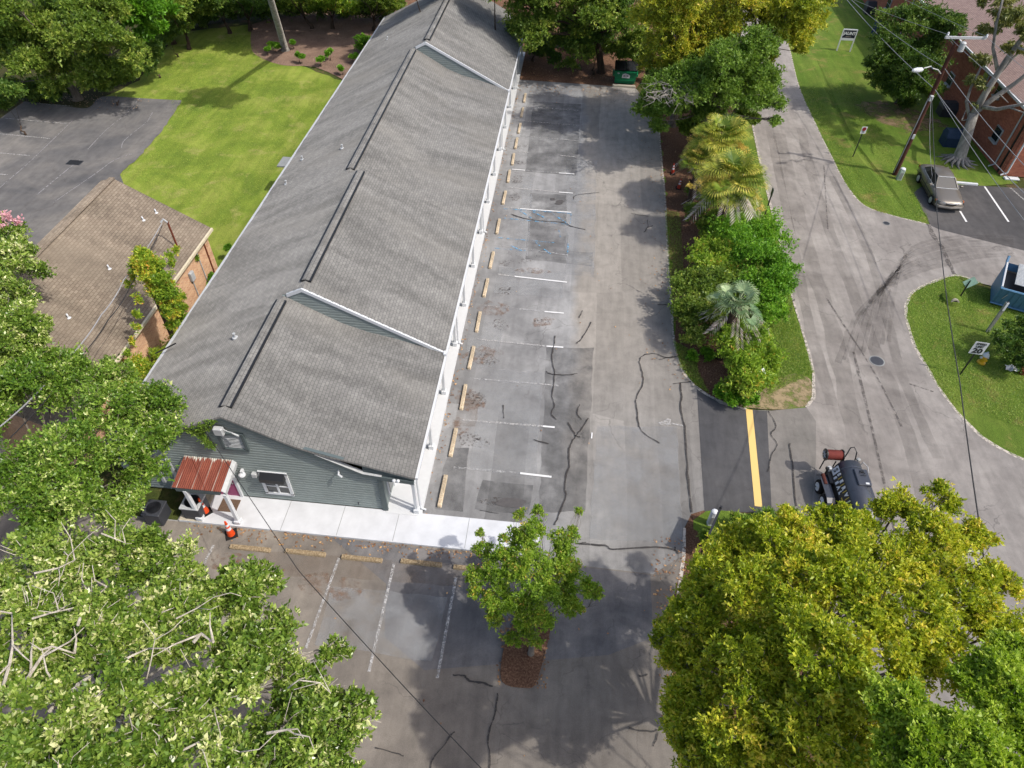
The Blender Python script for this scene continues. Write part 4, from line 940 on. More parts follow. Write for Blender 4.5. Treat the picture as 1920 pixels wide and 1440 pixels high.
# ------------------------------------------------------------------ sealing tanker trailer
def trailer(loc, rz):
    t = empty('tank_trailer', (0, 0, 0), 'black two axle tank trailer with a red hose reel, parked at the street edge', 'trailer')
    # local: y forward of reel end = +y ; tank axis along y, wheels on -x side and +x side
    b = MB()
    for s in (-1, 1): b.box((s * .5, .1, .55), (.1, 4.0, .14))
    for yy in (-1.7, -.6, .6, 1.9): b.box((0, yy, .55), (1.0, .1, .1))
    b.tube([(-.5, -1.9, .55), (0, -3.3, .5)], .05, 6); b.tube([(.5, -1.9, .55), (0, -3.3, .5)], .05, 6); b.build('chassis', M['black'], t)
    tk = MB(); rot = Euler((R(-90), 0, 0)).to_matrix()
    tk.lathe((0.12, 0, 1.22), [(.2, -1.92), (.45, -1.86), (.58, -1.74), (.62, -1.7), (.62, 1.6), (.57, 1.64), (.45, 1.74), (.2, 1.8)], 36, rot=rot)
    tk = tk.build('tank', M['tank'], t, smooth=True)
    for yy in (-1.2, -.1, 1.2): 
        b = MB(); b.lathe((.12, yy, 1.22), [(.615, -.03), (.628, -.03), (.628, .03), (.615, .03)], 36, rot=rot); b.build('tank_band', M['tank'], t)
    # hatch box on top
    h = MB().bbox((.32, .55, 1.84), (.62, .95, .16), .03, rz=-.02).build('hatch', M['tank'], t)
    b = MB(); b.tube([(.2, .75, 1.95), (.34, .8, 1.99), (.46, .72, 1.95)], .018, 5); b.lathe((.34, .84, 1.92), [(.09, 0), (.09, .05)], 12); b.tube([(.22, .62, 1.94), (.34, .6, 1.99), (.48, .62, 1.94)], .018, 5); b.build('hatch_handle', M['black'], h)
    MB().box((.42, .16, 1.925), (.16, .1, .012)).build('sticker', M['white'], h)
    # left board with markings
    b = MB(); b.add([(-.66, -1.9, 1.05), (-.42, -1.9, 1.55), (-.42, 1.55, 1.55), (-.66, 1.55, 1.05)], [(0, 1, 2, 3)]); b.add([(-.66, -1.9, 1.05), (-.66, 1.55, 1.05), (-.66, 1.55, .6), (-.66, -1.9, .6)], [(0, 1, 2, 3)])
    bd = b.build('side_panel', M['black'], t)
    nrm = Vector((-.5, 0, .24)).normalized(); up = Vector((.24, 0, .5)).normalized()
    def pt(along, across, off=.006):   # along from reel end toward the hitch
        p = Vector((-.66, 1.55 - along, 1.05)) + up * across + nrm * off; return p
    def patch(nm, a0, a1, c0, c1, mt):
        MB().add([pt(a0, c0), pt(a1, c0), pt(a1, c1), pt(a0, c1)], [(0, 1, 2, 3)]).build(nm, M[mt], bd)
    patch('logo_plate', .06, .42, .08, .52, 'white')
    text('letter', 'S', .36, M['black'], bd, pt(.24, .31, .012), (0, -1, 0), up, bold=.008)
    for i, ch in enumerate('SERVICE'[:6]):
        a = .56 + i * .40; text('letter', ch, .25, M['white'], bd, pt(a, .40, .012), (0, -1, 0), up, bold=.02)
        if i < 5: patch('letter_bar', a + .18, a + .215, .26, .52, 'yellowm')
    for i, ch in enumerate('SEAL'):
        text('letter', ch, .24, M['white'], bd, pt(.6 + i * .29, .15, .012), (0, -1, 0), up, bold=.02)
    patch('yellow_stripe', 1.75, 2.9, .1, .16, 'yellowm'); patch('yellow_stripe', 2.2, 3.2, .0, .04, 'yellowm')
    # fenders and wheels
    for s in (-1, 1):
        pr = [(-.45, .58), (-.3, .82), (-.05, .92), (1.2, .92), (1.42, .82), (1.55, .58)]
        b = MB()
        for (a, za), (c, zc) in zip(pr, pr[1:]):
            x0, x1 = s * .78, s * 1.16
            b.add([(x0, a, za), (x0, c, zc), (x1, c, zc), (x1, a, za), (x0, a, za - .04), (x0, c, zc - .04), (x1, c, zc - .04), (x1, a, za - .04)], [(0, 1, 2, 3) if s < 0 else (3, 2, 1, 0), (4, 7, 6, 5), (3, 2, 6, 7), (0, 4, 5, 1)])
        b.build('fender', M['tank'], t)
        for yy in (.12, 1.0):
            r2 = Euler((0, R(90), 0)).to_matrix()
            b = MB(); b.lathe((s * 1.04, yy, .36), [(.2, -.11), (.34, -.11), (.36, -.07), (.36, .07), (.34, .11), (.2, .11)], 28, rot=r2); wh = b.build('wheel', M['rubber'], t)
            b = MB(); b.lathe((s * 1.165, yy, .36), [(.21, -.06 * s), (.22, .012 * s), (.18, .02 * s), (.1, -.01 * s), (.09, .04 * s), (.05, .06 * s)], 24, rot=r2); b.build('rim', M['white'], wh)
            b = MB(); b.lathe((s * 1.21, yy, .36), [(.06, -.03 * s), (.05, .03 * s)], 10, rot=r2); b.build('hub', M['black'], wh)
    # pump, pipes, reel
    b = MB(); b.bbox((-.62, 1.1, .85), (.4, .7, .4), .03); b.tube([(-.8, 1.5, .8), (-.8, 1.5, 1.25), (-.95, 1.4, 1.3)], .05, 8); b.tube([(-.5, 1.7, .6), (-.5, 1.7, 1.55)], .03, 6); b.tube([(-.9, 1.95, .6), (-.9, 1.95, 1.45)], .03, 6); b.tube([(-.1, 1.95, .6), (-.1, 1.95, 1.45)], .03, 6); b.build('pump', M['black'], t)
    b = MB(); b.tube([(-1.0, .75, .9), (-1.0, 1.35, .92)], .09, 10); b.build('rusty_pipe', plain('rusty_pipe_metal', (96, 54, 46), .7, .2), t)
    b = MB(); b.lathe((-.7, 1.55, 1.1), [(.12, -.12), (.12, .14), (.05, .16)], 12); b.build('filter', M['lgrey'], t)
    rl_ = Euler((0, R(90), 0)).to_matrix()
    b = MB(); b.lathe((-.5, 2.1, 1.55), [(.3, -.42), (.3, -.38), (.12, -.38), (.12, .38), (.3, .38), (.3, .42)], 24, rot=rl_); rr_ = b.build('hose_reel', M['black'], t)
    b = MB()
    for i in range(17):
        q = [(-.5 - .34 + .68 * i / 16 + .01 * math.sin(k), 2.1 + .235 * math.cos(k), 1.55 + .235 * math.sin(k)) for k in np.linspace(0, 2 * math.pi, 25)]; b.tube(q, .024, 6, cap=False)
    b.lathe((-.5, 2.1, 1.55), [(.225, -.36), (.225, .36)], 20, rot=rl_)
    b.build('hose', M['redhose'], rr_)
    b = MB()
    for q in range(6): b.tube([(-.94, 2.1, 1.55), (-.96, 2.1 + .2 * math.cos(q * 1.047), 1.55 + .2 * math.sin(q * 1.047))], .022, 5)
    b.build('crank', M['lgrey'], rr_)
    b = MB(); b.tube([(0, 2.0, 1.5), (.05, 2.05, 1.8), (.15, 2.2, 2.05), (.32, 2.2, 2.1), (.42, 2.0, 1.98), (.44, 1.85, 1.6), (.44, 1.8, 1.3)], .03, 8); b.build('pipe', M['black'], t)
    b = MB(); b.tube([(.7, 1.7, 1.1), (.85, 1.78, 1.5), (.98, 1.5, 1.5), (.98, 1.2, 1.4)], .02, 6); b.tube([(.72, -1.9, 1.2), (.74, 1.5, 1.2)], .02, 6); b.build('handrail', M['lgrey'], t)
    b = MB(); b.lathe((.5, 1.72, 1.72), [(.1, 0), (.1, .08), (.05, .1)], 12); b.build('valve', M['grey'], t)
    t.location = (*loc, .009); t.rotation_euler = (0, 0, rz); return t
M['yellowm'] = plain('yellow_marking', (214, 186, 70), .6, .3)
tr_ = trailer((17.45, 2.15), .04); tr_.scale = (.86, .84, .86)

# ------------------------------------------------------------------ dumpsters
x0, y0 = at(1172, 160); t = empty('green_dumpster', (x0, y0 + .7, 0), 'green steel dumpster with black lids open at the far end of the car park', 'dumpster')
x0 -= .05
b = MB(); b.add([(x0 - .85, y0, .15), (x0 + .8, y0, .15), (x0 + .9, y0 - .1, 1.15), (x0 - .95, y0 - .1, 1.15), (x0 - .85, y0 + 1.2, .15), (x0 + .8, y0 + 1.2, .15), (x0 + .9, y0 + 1.3, 1.45), (x0 - .95, y0 + 1.3, 1.45)],
               [(0, 1, 2, 3), (1, 5, 6, 2), (5, 4, 7, 6), (4, 0, 3, 7), (4, 5, 1, 0)])
b.box((x0 - .02, y0 - .03, .42), (1.7, .06, .06)); b.box((x0 - .02, y0 - .12, 1.12), (1.9, .08, .08)); b.box((x0 - 1.0, y0 + .5, .8), (.14, .9, .2)); b.box((x0 + .95, y0 + .5, .8), (.14, .9, .2)); b.build('body', M['green'], t)
for s in (-1, 1):
    b = MB(); cx = x0 + s * .47
    for i in range(6): b.box((cx - .37 + i * .15, y0 + .62, 1.37 + (.02 if i % 2 else 0)), (.14, 1.4, .04), rx=.2)
    b.build('lid', M['black'], t)
b = MB(); yl = y0 - .075
b.add([(x0 - .32, yl, .62), (x0 + .32, yl - .0, .62), (x0 + .34, yl - .03, .86), (x0 + .2, yl - .035, .94), (x0 - .05, yl - .04, 1.02), (x0 - .28, yl - .03, .94), (x0 - .3, yl - .02, .8)], [(0, 1, 2, 3, 4, 5, 6)]); lg = b.build('emblem', M['white'], t)
b = MB(); b.add([(x0 - .2, yl - .035, .74), (x0 + .22, yl - .035, .74), (x0 + .2, yl - .045, .88), (x0 - .18, yl - .045, .88)], [(0, 1, 2, 3)]); b.build('emblem_field', M['navy'], lg)
text('emblem_lettering', 'OCS', .13, M['white'], lg, (x0, yl - .05, .81), (1, 0, 0), (0, -.1, 1), bold=.004)
text('number', '06', .16, M['white'], t, (x0 - .62, y0 - .115, 1.0), (1, 0, 0), (0, -.1, 1), bold=.004)
# blue dumpster with corrugated lid, right edge
t = empty('blue_dumpster', (29.9, 17.4, 0), 'blue steel dumpster with a grey corrugated lid at the right edge', 'dumpster')
A_, B_, C_, D_ = (28.72, 16.75), (31.2, 15.75), (31.85, 17.6), (29.35, 18.55)
b = MB()
ux = Vector((B_[0] - A_[0], B_[1] - A_[1], 0)).normalized(); uy = Vector((-ux.y, ux.x, 0)); A0 = Vector((*A_, 0)); rzz = math.atan2(ux.y, ux.x)
W_, D_ = 2.7, 1.9
def Pq(a, c, z_): return A0 + ux * a + uy * c + Vector((0, 0, z_))
b.add([Pq(0, .25, .1), Pq(W_, .25, .1), Pq(W_, 0, 1.25), Pq(0, 0, 1.25), Pq(0, D_, .1), Pq(W_, D_, .1), Pq(W_, D_, 1.75), Pq(0, D_, 1.75)], [(0, 1, 2, 3), (1, 5, 6, 2), (5, 4, 7, 6), (4, 0, 3, 7), (4, 5, 1, 0)])
for i in range(9): b.tube([Pq(.15 + i * .3, .22, .16), Pq(.15 + i * .3, -.02, 1.2)], .035, 4)
b.tube([Pq(-.02, 0, 1.25), Pq(W_, 0, 1.25)], .06, 6); b.tube([Pq(-.02, .2, .14), Pq(W_, .2, .14)], .05, 6); b.tube([Pq(0, 0, 1.25), Pq(0, D_, 1.78)], .06, 6); b.tube([Pq(0, D_, 1.78), Pq(0, D_ + .25, 2.0)], .07, 6)
b.build('body', M['blue'], t)
b = MB()
for i in range(16): b.tube([Pq(.55, .45 + i * .088, 1.46 + i * .028), Pq(W_, .45 + i * .088, 1.46 + i * .028)], .042, 6)
b.build('lid', M['lgrey'], t)
MB().add([Pq(.06, .1, 1.0), Pq(W_, .1, 1.0), Pq(W_, D_, 1.3), Pq(.06, D_, 1.3)], [(0, 1, 2, 3)]).build('rubbish', M['black'], t)
b = MB(); b.tube([Pq(.02, .06, 1.32), Pq(.02, D_ - .1, 1.8)], .05, 5); b.build('rim', M['white'], t)
b = MB(); b.tube([Pq(1.3, -.05, 1.2), Pq(1.5, .02, .7), Pq(1.9, .1, .35)], .018, 5); b.tube([Pq(.45, -.0, .95), Pq(.35, .08, .6)], .02, 5); b.build('chain', M['lgrey'], t)

# ------------------------------------------------------------------ signs, posts, hydrant
def sign(u, v_, h, pw, ph, rz, label, name='road_sign', postmt='black', face='white', lean=0):
    x, y = at(u, v_); t = empty(name, (x, y, 0), label, 'sign')
    e = Matrix.Rotation(rz, 3, 'Z')
    b = MB(); b.box((x, y, h / 2 - .02), (.06, .045, h), rz=rz); b.build('post', M[postmt], t)
    f_ = Vector((x, y, h - ph / 2)) + e @ Vector((0, -.035, 0))
    b = MB(); b.bbox(f_, (pw, .008, ph), .002, rz=rz); pn = b.build('panel', M[face], t)
    return t, pn, f_, e
t, pn, f_, e = sign(1800, 702, 2.2, .62, .76, -.12, 'white speed limit sign reading 20 on a black post in the corner grass')
X = e @ Vector((1, 0, 0)); o_ = e @ Vector((0, -.012, 0))
def st(body, dz, size, sx=1, bold=.004, mt='black'): text('lettering', body, size, M[mt], pn, f_ + o_ + Vector((0, 0, dz)), X, (0, 0, 1), bold=bold, sx=sx)
st('SPEED', .25, .17, .95, .006); st('LIMIT', .085, .16, .95, .006); st('20', -.18, .4, 1.1, .016)
t, pn, f_, e = sign(1598, 296, 2.35, .38, .5, .1, 'small white parking notice on a black post beside the street')
X = e @ Vector((1, 0, 0)); o_ = e @ Vector((0, -.012, 0)); st('P', .08, .26, 1, .012); st('NO', -.13, .1, 1, .004)
MB().lathe(f_ + o_ * 1.3 + Vector((0, 0, .08)), [(.125, .0), (.14, .0), (.14, .004), (.125, .004)], 20, rot=Euler((R(90), 0, .1)).to_matrix()).build('symbol', plain('sign_red', (140, 40, 50), .5, .3), pn)
# jaunt board
x, y = at(1569, 96); x2, y2 = at(1593, 96); t = empty('yard_sign', ((x + x2) / 2, y, 0), 'white framed yard sign with a navy panel reading JAUNT on the lawn', 'sign')
ym = (y + y2) / 2
for xx in (x, x2): MB().box((xx, ym, .95), (.09, .09, 1.9)).build('post', M['white'], t)
b = MB(); b.box(((x + x2) / 2, ym, 1.88), (x2 - x, .08, .09)); b.box(((x + x2) / 2, ym, 1.06), (x2 - x, .08, .2)); b.build('rail', M['white'], t)
pn = MB().box(((x + x2) / 2, ym, 1.5), (x2 - x - .08, .05, .7)).build('panel', M['navy'], t)
text('lettering', 'JAUNT', .36, M['white'], pn, ((x + x2) / 2, ym - .035, 1.55), (1, 0, 0), (0, 0, 1), bold=.016, shear=.15)
MB().box(((x + x2) / 2, ym - .03, 1.28), (.5, .01, .03)).build('underline', M['oldconcrete'], pn)
# diamond sign seen from behind
x, y = at(1801, 555); t = empty('diamond_sign', (x, y, 0), 'pale green back of a diamond sign on a short black post', 'sign')
MB().box((x, y, .55), (.06, .05, 1.1)).build('post', M['black'], t)
dm = MB(); q = .42; c = Vector((x + .08, y, .95)); dm.add([c + Vector((-q, 0, 0)), c + Vector((0, .02, -q)), c + Vector((q, .0, 0)), c + Vector((0, -.02, q))], [(0, 1, 2, 3)]); dm.add([c + Vector((-q, .02, 0)), c + Vector((0, .04, -q)), c + Vector((q, .02, 0)), c + Vector((0, .0, q))], [(3, 2, 1, 0)])
dm.build('panel', plain('pale_green_sign', (186, 222, 208), .5, .3, var=.2, scale=14), t)
# leaning post with a narrow white plate
x, y = at(1851, 622); t = empty('marker_post', (x, y, 0), 'weathered grey post with a narrow white plate beside the blue dumpster', 'post')
MB().box((x, y, 1.0), (.16, .1, 2.0)).build('post', M['grey'], t)
MB().bbox((x, y - .07, 1.75), (.12, .02, .5), .004).build('plate', M['white'], t); MB().lathe((x, y, 2.0), [(.03, 0), (.03, .06)], 8).build('cap', M['black'], t)
# black post beside the palms
x, y = at(1433, 406); t = empty('sign_post', (x, y, 0), 'black sign post edge on beside the yellow fruiting palms', 'post')
MB().box((x, y, 1.0), (.07, .05, 2.0)).build('post', M['black'], t); MB().box((x, y + .02, 1.75), (.02, .42, .5)).build('panel', M['grey'], t)
# edge on board at the entrance
x, y = at(1333, 994); t = empty('entrance_sign', (x, y, 0), 'black edge on entrance board on a post beside the driveway', 'sign')
e = Matrix.Rotation(R(38), 3, 'Z')
dv = Vector((x - CAM[0], y - CAM[1], 0)).normalized(); rz = math.atan2(dv.y, dv.x)
MB().box((x, y, .85), (.1, .09, 1.7), rz=rz).build('post', M['black'], t)
c = Vector((x, y, 0)) - dv * .72
MB().box((c.x, c.y, 1.0), (1.35, .06, 1.1), rz=rz).build('panel', plain('entrance_panel', (70, 84, 96), .5, .4), t); MB().box((x - dv.x * 1.42, y - dv.y * 1.42, .85), (.08, .08, 1.7), rz=rz).build('post', M['black'], t); MB().box((c.x, c.y, 1.6), (1.5, .08, .08), rz=rz).build('rail', M['black'], t)
# utility pedestals
for (u, v_, r_, h_, mt, lab) in [(1331, 982, .13, .85, 'white', 'white round topped utility pedestal beside the driveway mouth'), (1684, 337, .17, .8, 'paleg', 'pale green utility pedestal at the foot of the wooden pole')]:
    x, y = at(u, v_); t = empty('utility_pedestal', (x, y, 0), lab, 'utility pedestal')
    MB().bbox((x, y, h_ / 2), (r_ * 2, r_ * 1.8, h_), .04).build('body', M[mt], t)
    MB().lathe((x, y, h_), [(r_ * 1.02, 0), (r_ * .98, .05), (r_ * .6, .09), (.02, .1)], 16).build('cap', M['white'], t)
    MB().box((x - .0, y - r_ * .92, h_ * .45), (r_ * 1.1, .01, h_ * .55)).build('label_plate', M['grey'], t)
# hydrant
x, y = at(1839, 680); t = empty('fire_hydrant', (x, y, 0), 'yellow fire hydrant with a white bonnet near the speed limit sign', 'hydrant')
MB().lathe((x, y, 0), [(.2, 0), (.2, .06), (.12, .1), (.12, .42), (.15, .44), (.15, .48)], 18).build('barrel', M['yel'], t)
MB().lathe((x, y, .48), [(.16, 0), (.15, .08), (.09, .16), (.04, .19), (.04, .25)], 18).build('bonnet', M['white'], t)
for s in (-1, 1): MB().tube([(x, y, .36), (x + s * .2, y, .36)], .055, 10).build('outlet', M['white'], t)
MB().tube([(x, y, .33), (x, y - .22, .33)], .075, 12).build('outlet', M['yel'], t)
# culvert pipe
x, y = at(1788, 572); t = empty('culvert_pipe', (x, y, 0), 'short concrete culvert pipe mouth in the corner grass', 'culvert')
rc_ = Euler((R(-96), 0, 0)).to_matrix()
MB().lathe((x, y, .12), [(.17, .02), (.17, 0), (.24, 0), (.24, .5)], 20, rot=rc_).build('pipe', M['oldconcrete'], t)
MB().lathe((x, y - .004, .12), [(.168, -.003), (.168, .004)], 20, rot=rc_).build('opening', M['black'], t)
b = MB(); b.lathe((x, y + .45, -.03), [(.62, 0), (.52, .2), (.3, .36), (.1, .42)], 14); b.build('earth_cover', M['verge'], t)
# small litter
rnd = random.Random(3)
def crumple(u, v_, z_, s, label, mt='white'):
    x, y = at(u, v_, z_); b = MB(); vs = []
    for i in range(5):
        for j in range(4): vs.append((x + s * (i / 4 - .5) * 1.5, y + s * (j / 3 - .5), z_ + rnd.uniform(0, s * .5)))
    b.add(vs, [(i * 4 + j, (i + 1) * 4 + j, (i + 1) * 4 + j + 1, i * 4 + j + 1) for i in range(4) for j in range(3)]); tag(b.build('plastic_bag', M[mt], None, loc=(x, y, z_)), label, 'bag')
crumple(1420, 698, 1.5, .42, 'crumpled white plastic bag caught on the low hedge end')
crumple(1896, 693, .05, .4, 'white plastic bag on the grass by the dark bush')
x, y = at(1915, 700); b = MB().lathe((x, y, 0), [(.16, 0), (.2, .3), (.22, .3), (.2, .26)], 14); tag(b.build('flower_pot', plain('terracotta', (120, 60, 44), .8, .2), None, loc=(x, y, 0)), 'brown clay pot beside the dark bush', 'pot')

# ------------------------------------------------------------------ utility pole and lines
pxx, pyy = 27.6, 30.95
t = empty('utility_pole', (pxx, pyy, 0), 'tall brown wooden utility pole with a crossarm and a street lamp', 'utility pole')
MB().tube([(pxx, pyy, 0), (pxx, pyy, 4.5), (pxx, pyy, 9.3)], [.17, .145, .115], 14).build('shaft', M['pole'], t)
MB().box((27.98, pyy - .1, 9.12), (2.5, .11, .13), rz=.1).build('crossarm', M['lgrey'], t)
for dx in (-1.1, 1.15): MB().lathe((27.98 + dx, pyy - .1, 9.18), [(.06, 0), (.08, .06), (.05, .1), (.07, .14), (.03, .2)], 10).build('insulator', M['white'], t)
MB().lathe((pxx + .38, pyy - .15, 8.35), [(.15, 0), (.17, .03), (.17, .5), (.1, .56)], 16).build('transformer', M['lgrey'], t)
MB().tube([(pxx, pyy, 8.6), (27.2, pyy - .1, 8.9)], .02, 5).build('brace', M['grey'], t)
lx, ly = at(1721, 132, 7.5); la = MB().tube([(pxx, pyy, 6.9), (pxx - .5, pyy - .4, 7.3), (pxx - 1.1, pyy - .9, 7.55), (lx + .9, ly + .5, 7.6), (lx + .4, ly + .2, 7.58)], .035, 8).build('lamp_arm', M['lgrey'], t)
b = MB(); b.lathe((lx, ly, 7.52), [(.03, -.42), (.1, -.34), (.15, -.1), (.13, .25), (.05, .36)], 14, rot=Matrix.Rotation(R(20), 3, 'Z') @ Euler((0, R(90), 0)).to_matrix()); b.build('lamp_head', M['white'], la)
b = MB(); b.tube([(pxx - .13, pyy - .06, .2), (pxx - .12, pyy - .06, 5.4)], .035, 6); b.build('conduit', M['lgrey'], t)
MB().bbox((pxx - .05, pyy - .22, 5.5), (.22, .18, .34), .03).build('junction_box', M['lgrey'], t)
MB().bbox((pxx, pyy - .18, 2.9), (.16, .06, .3), .01).build('tag_plate', M['lgrey'], t)
far = lambda u, v_, z_: (*at(u, v_, z_), z_)
top = (pxx, pyy, 9.1); mid = (pxx, pyy, 7.3); low = (pxx, pyy - .1, 6.0)
wl = [([far(1480, -60, 9.2), (26.8, pyy, 9.25), far(2060, 290, 9.2)], 'wire_l', .016, 'top power line over the crossarm, left end of the arm'),
      ([far(1560, -80, 9.2), (29.1, pyy, 9.25), far(2100, 240, 9.2)], 'wire_l', .016, 'top power line at the right end of the crossarm'),
      ([far(1570, -25, 7.4), mid, far(2010, 400, 7.4)], 'wire_l', .024, 'middle cable passing the street lamp arm'),
      ([far(1560, -35, 6.2), low, far(1960, 400, 6.2)], 'wire_l', .028, 'lower thick cable attached under the lamp arm'),
      ([low, far(1990, 500, 5.6)], 'wire_l', .02, 'cable running from the pole over the parked sedan'),
      ([(pxx, pyy, 5.6), far(1757, 400, 6.1), far(1775, 560, 6.6), far(1800, 720, 7.2), far(1835, 975, 8.2), far(1880, 1300, 9.5)], 'wire', .026, 'long black cable crossing the corner grass and street'),
      ([(pxx, pyy - .2, 5.4), far(1748, 330, 3.2), far(1752, 345, 2.5)], 'wire_l', .012, 'thin guy wire hanging in front of the pole')]
for pts, mt, r_, lab in wl: wire(pts, r_ * .75, M[mt], lab, sag_=.25 if len(pts) < 5 else .02)
wire([(-7.6, -.1, 4.6), far(560, 1070, 5.6), far(760, 1290, 6.6), far(960, 1500, 7.6)], .012, M['wire'], 'thin black cable from the gable wall over the front car park', sag_=.05)
wire([(mx - .2, my - .2, 4.5), far(232, 525, 5.3), far(190, 590, 5.6), far(120, 680, 6.2), far(0, 800, 7)], .022, M['wire_l'], 'pale service cable from the roof mast, nearest the ridge', 'service cables over the brick house', sag_=.1)
wire([(mx - .2, my - .2, 4.4), far(245, 535, 5.2), far(202, 600, 5.5), far(140, 680, 6.0), far(20, 820, 7)], .018, M['wire'], 'dark service cable from the roof mast, nearest the eave', 'service cables over the brick house', sag_=.1)
b = MB(); b.tube([(-12.6, 5.2, 2.6), (-11.6, 5.45, 3.1)], .03, 6); tag(b.build('metal_rod', M['black'], None, loc=(-12.6, 5.2, 2.6)), 'short dark rod sticking over the west eave of the grey roof', 'rod')
b = MB(); b.slab([(-13.3, 22.8), (-12.3, 22.8), (-12.3, 24.0), (-13.3, 24.0)], 2.0, 2.08); tag_ = b.build('side_canopy', M['grey'], B)

# ------------------------------------------------------------------ vegetation
LM = {
 'oak': leafmat('oak_leaves', [(0, (62, 90, 28)), (.45, (104, 132, 48)), (.75, (148, 168, 76)), (.97, (222, 222, 166))], .24, .28),
 'dense': leafmat('dense_leaves', [(0, (66, 98, 30)), (.5, (98, 130, 42)), (.8, (144, 170, 72)), (1, (214, 220, 150))], .26, .3),
 'maple': leafmat('maple_leaves', [(0, (106, 132, 30)), (.4, (154, 170, 42)), (.8, (204, 204, 66)), (1, (230, 208, 90))], .4, .4),
 'fresh': leafmat('fresh_leaves', [(0, (84, 116, 40)), (.5, (116, 146, 54)), (1, (156, 180, 84))], .36),
 'lime': leafmat('lime_green_leaves', [(0, (112, 146, 38)), (.5, (150, 178, 52)), (1, (192, 208, 88))], .42),
 'crape': leafmat('crape_leaves', [(0, (98, 134, 38)), (.5, (134, 166, 52)), (.9, (176, 196, 76)), (1, (206, 176, 80))], .42),
 'dark': leafmat('dark_leaves', [(0, (54, 84, 32)), (.5, (80, 110, 40)), (1, (124, 146, 62))], .3),
 'deep': leafmat('deep_green_leaves', [(0, (74, 102, 36)), (.5, (108, 134, 48)), (.85, (146, 164, 68)), (1, (178, 184, 90))], .35),
 'gold': leafmat('yellow_green_leaves', [(0, (116, 138, 42)), (.5, (162, 170, 54)), (.85, (204, 198, 70)), (1, (222, 192, 84))], .42),
 'bush': leafmat('bush_leaves', [(0, (76, 122, 30)), (.5, (106, 156, 40)), (1, (150, 190, 62))], .36),
 'vine': leafmat('vine_leaves', [(0, (100, 136, 40)), (.5, (148, 174, 54)), (.85, (206, 200, 70)), (1, (220, 156, 76))], .4),
 'willow': leafmat('willow_leaves', [(0, (84, 96, 44)), (.6, (118, 124, 62)), (1, (150, 148, 84))], .35),
 'pinkf': leafmat('pink_blossom', [(0, (206, 146, 160)), (1, (226, 184, 194))], .3),
 'palm': leafmat('palm_fronds', [(0, (62, 92, 30)), (.45, (118, 136, 44)), (.8, (180, 178, 70)), (1, (216, 198, 98))], .2),
 'palms': leafmat('silver_palm_fronds', [(0, (66, 96, 62)), (.6, (112, 138, 96)), (1, (168, 184, 136))], .15),
 'dead': leafmat('dead_fronds', [(0, (128, 116, 108)), (1, (190, 178, 170))], .1),
 'gold2': leafmat('palm_flower_stalks', [(0, (198, 176, 84)), (1, (234, 212, 122))], .3),
 'litter': leafmat('fallen_leaves', [(0, (104, 74, 54)), (.6, (146, 108, 74)), (1, (196, 156, 106))], .1),
 'tuft': leafmat('grass_tufts', [(0, (84, 118, 34)), (.6, (118, 150, 46)), (1, (168, 172, 88))], .3),
}
def leaf_mesh(name, base, d, side, L_, W_, tint, mat_, parent, loc=None):
    """N rhombic leaves -> one mesh. base,d,side: (N,3); L_,W_,tint: (N,)"""
    N = len(base); v = np.empty((N, 4, 3), np.float32)
    v[:, 0] = base; mid_ = base + d * (L_ * .5)[:, None]
    v[:, 1] = mid_ + side * (W_ * .5)[:, None]; v[:, 2] = base + d * L_[:, None]; v[:, 3] = mid_ - side * (W_ * .5)[:, None]
    off = np.array(loc if loc is not None else (0, 0, 0), np.float32); v = v - off
    me = bpy.data.meshes.new(name); me.vertices.add(4 * N); me.vertices.foreach_set('co', v.reshape(-1))
    me.loops.add(4 * N); me.loops.foreach_set('vertex_index', np.arange(4 * N, dtype=np.int32))
    me.polygons.add(N); me.polygons.foreach_set('loop_start', np.arange(0, 4 * N, 4, dtype=np.int32)); me.polygons.foreach_set('loop_total', np.full(N, 4, np.int32))
    me.update(calc_edges=True)
    at_ = me.attributes.new('tint', 'FLOAT', 'FACE'); at_.data.foreach_set('value', tint.astype(np.float32))
    me.materials.append(mat_); o = bpy.data.objects.new(name, me); COL.objects.link(o); o.location = tuple(float(q) for q in off)
    if parent is not None: o.parent = parent; o.matrix_parent_inverse = Matrix.Translation(Vector(parent['_w'])).inverted()
    o['_w'] = tuple(float(q) for q in off); return o
def unit(a): return a / np.maximum(np.linalg.norm(a, axis=-1, keepdims=True), 1e-9)
def clumps_of(lobes, rs, per=11, frac=.4, lo=-.35):
    out = []
    for (x, y, z, rx, ry, rz) in lobes:
        for _ in range(per):
            d = rs.normal(size=3); d[2] = d[2] * .9 + .25; d /= np.linalg.norm(d)
            if d[2] < lo: d[2] = -d[2] * .3
            k = rs.uniform(.45, .86); f = frac * rs.uniform(.65, 1.25)
            out.append((x + d[0] * rx * k, y + d[1] * ry * k, z + d[2] * rz * k, rx * f, ry * f, rz * f * .8))
    return np.array(out)
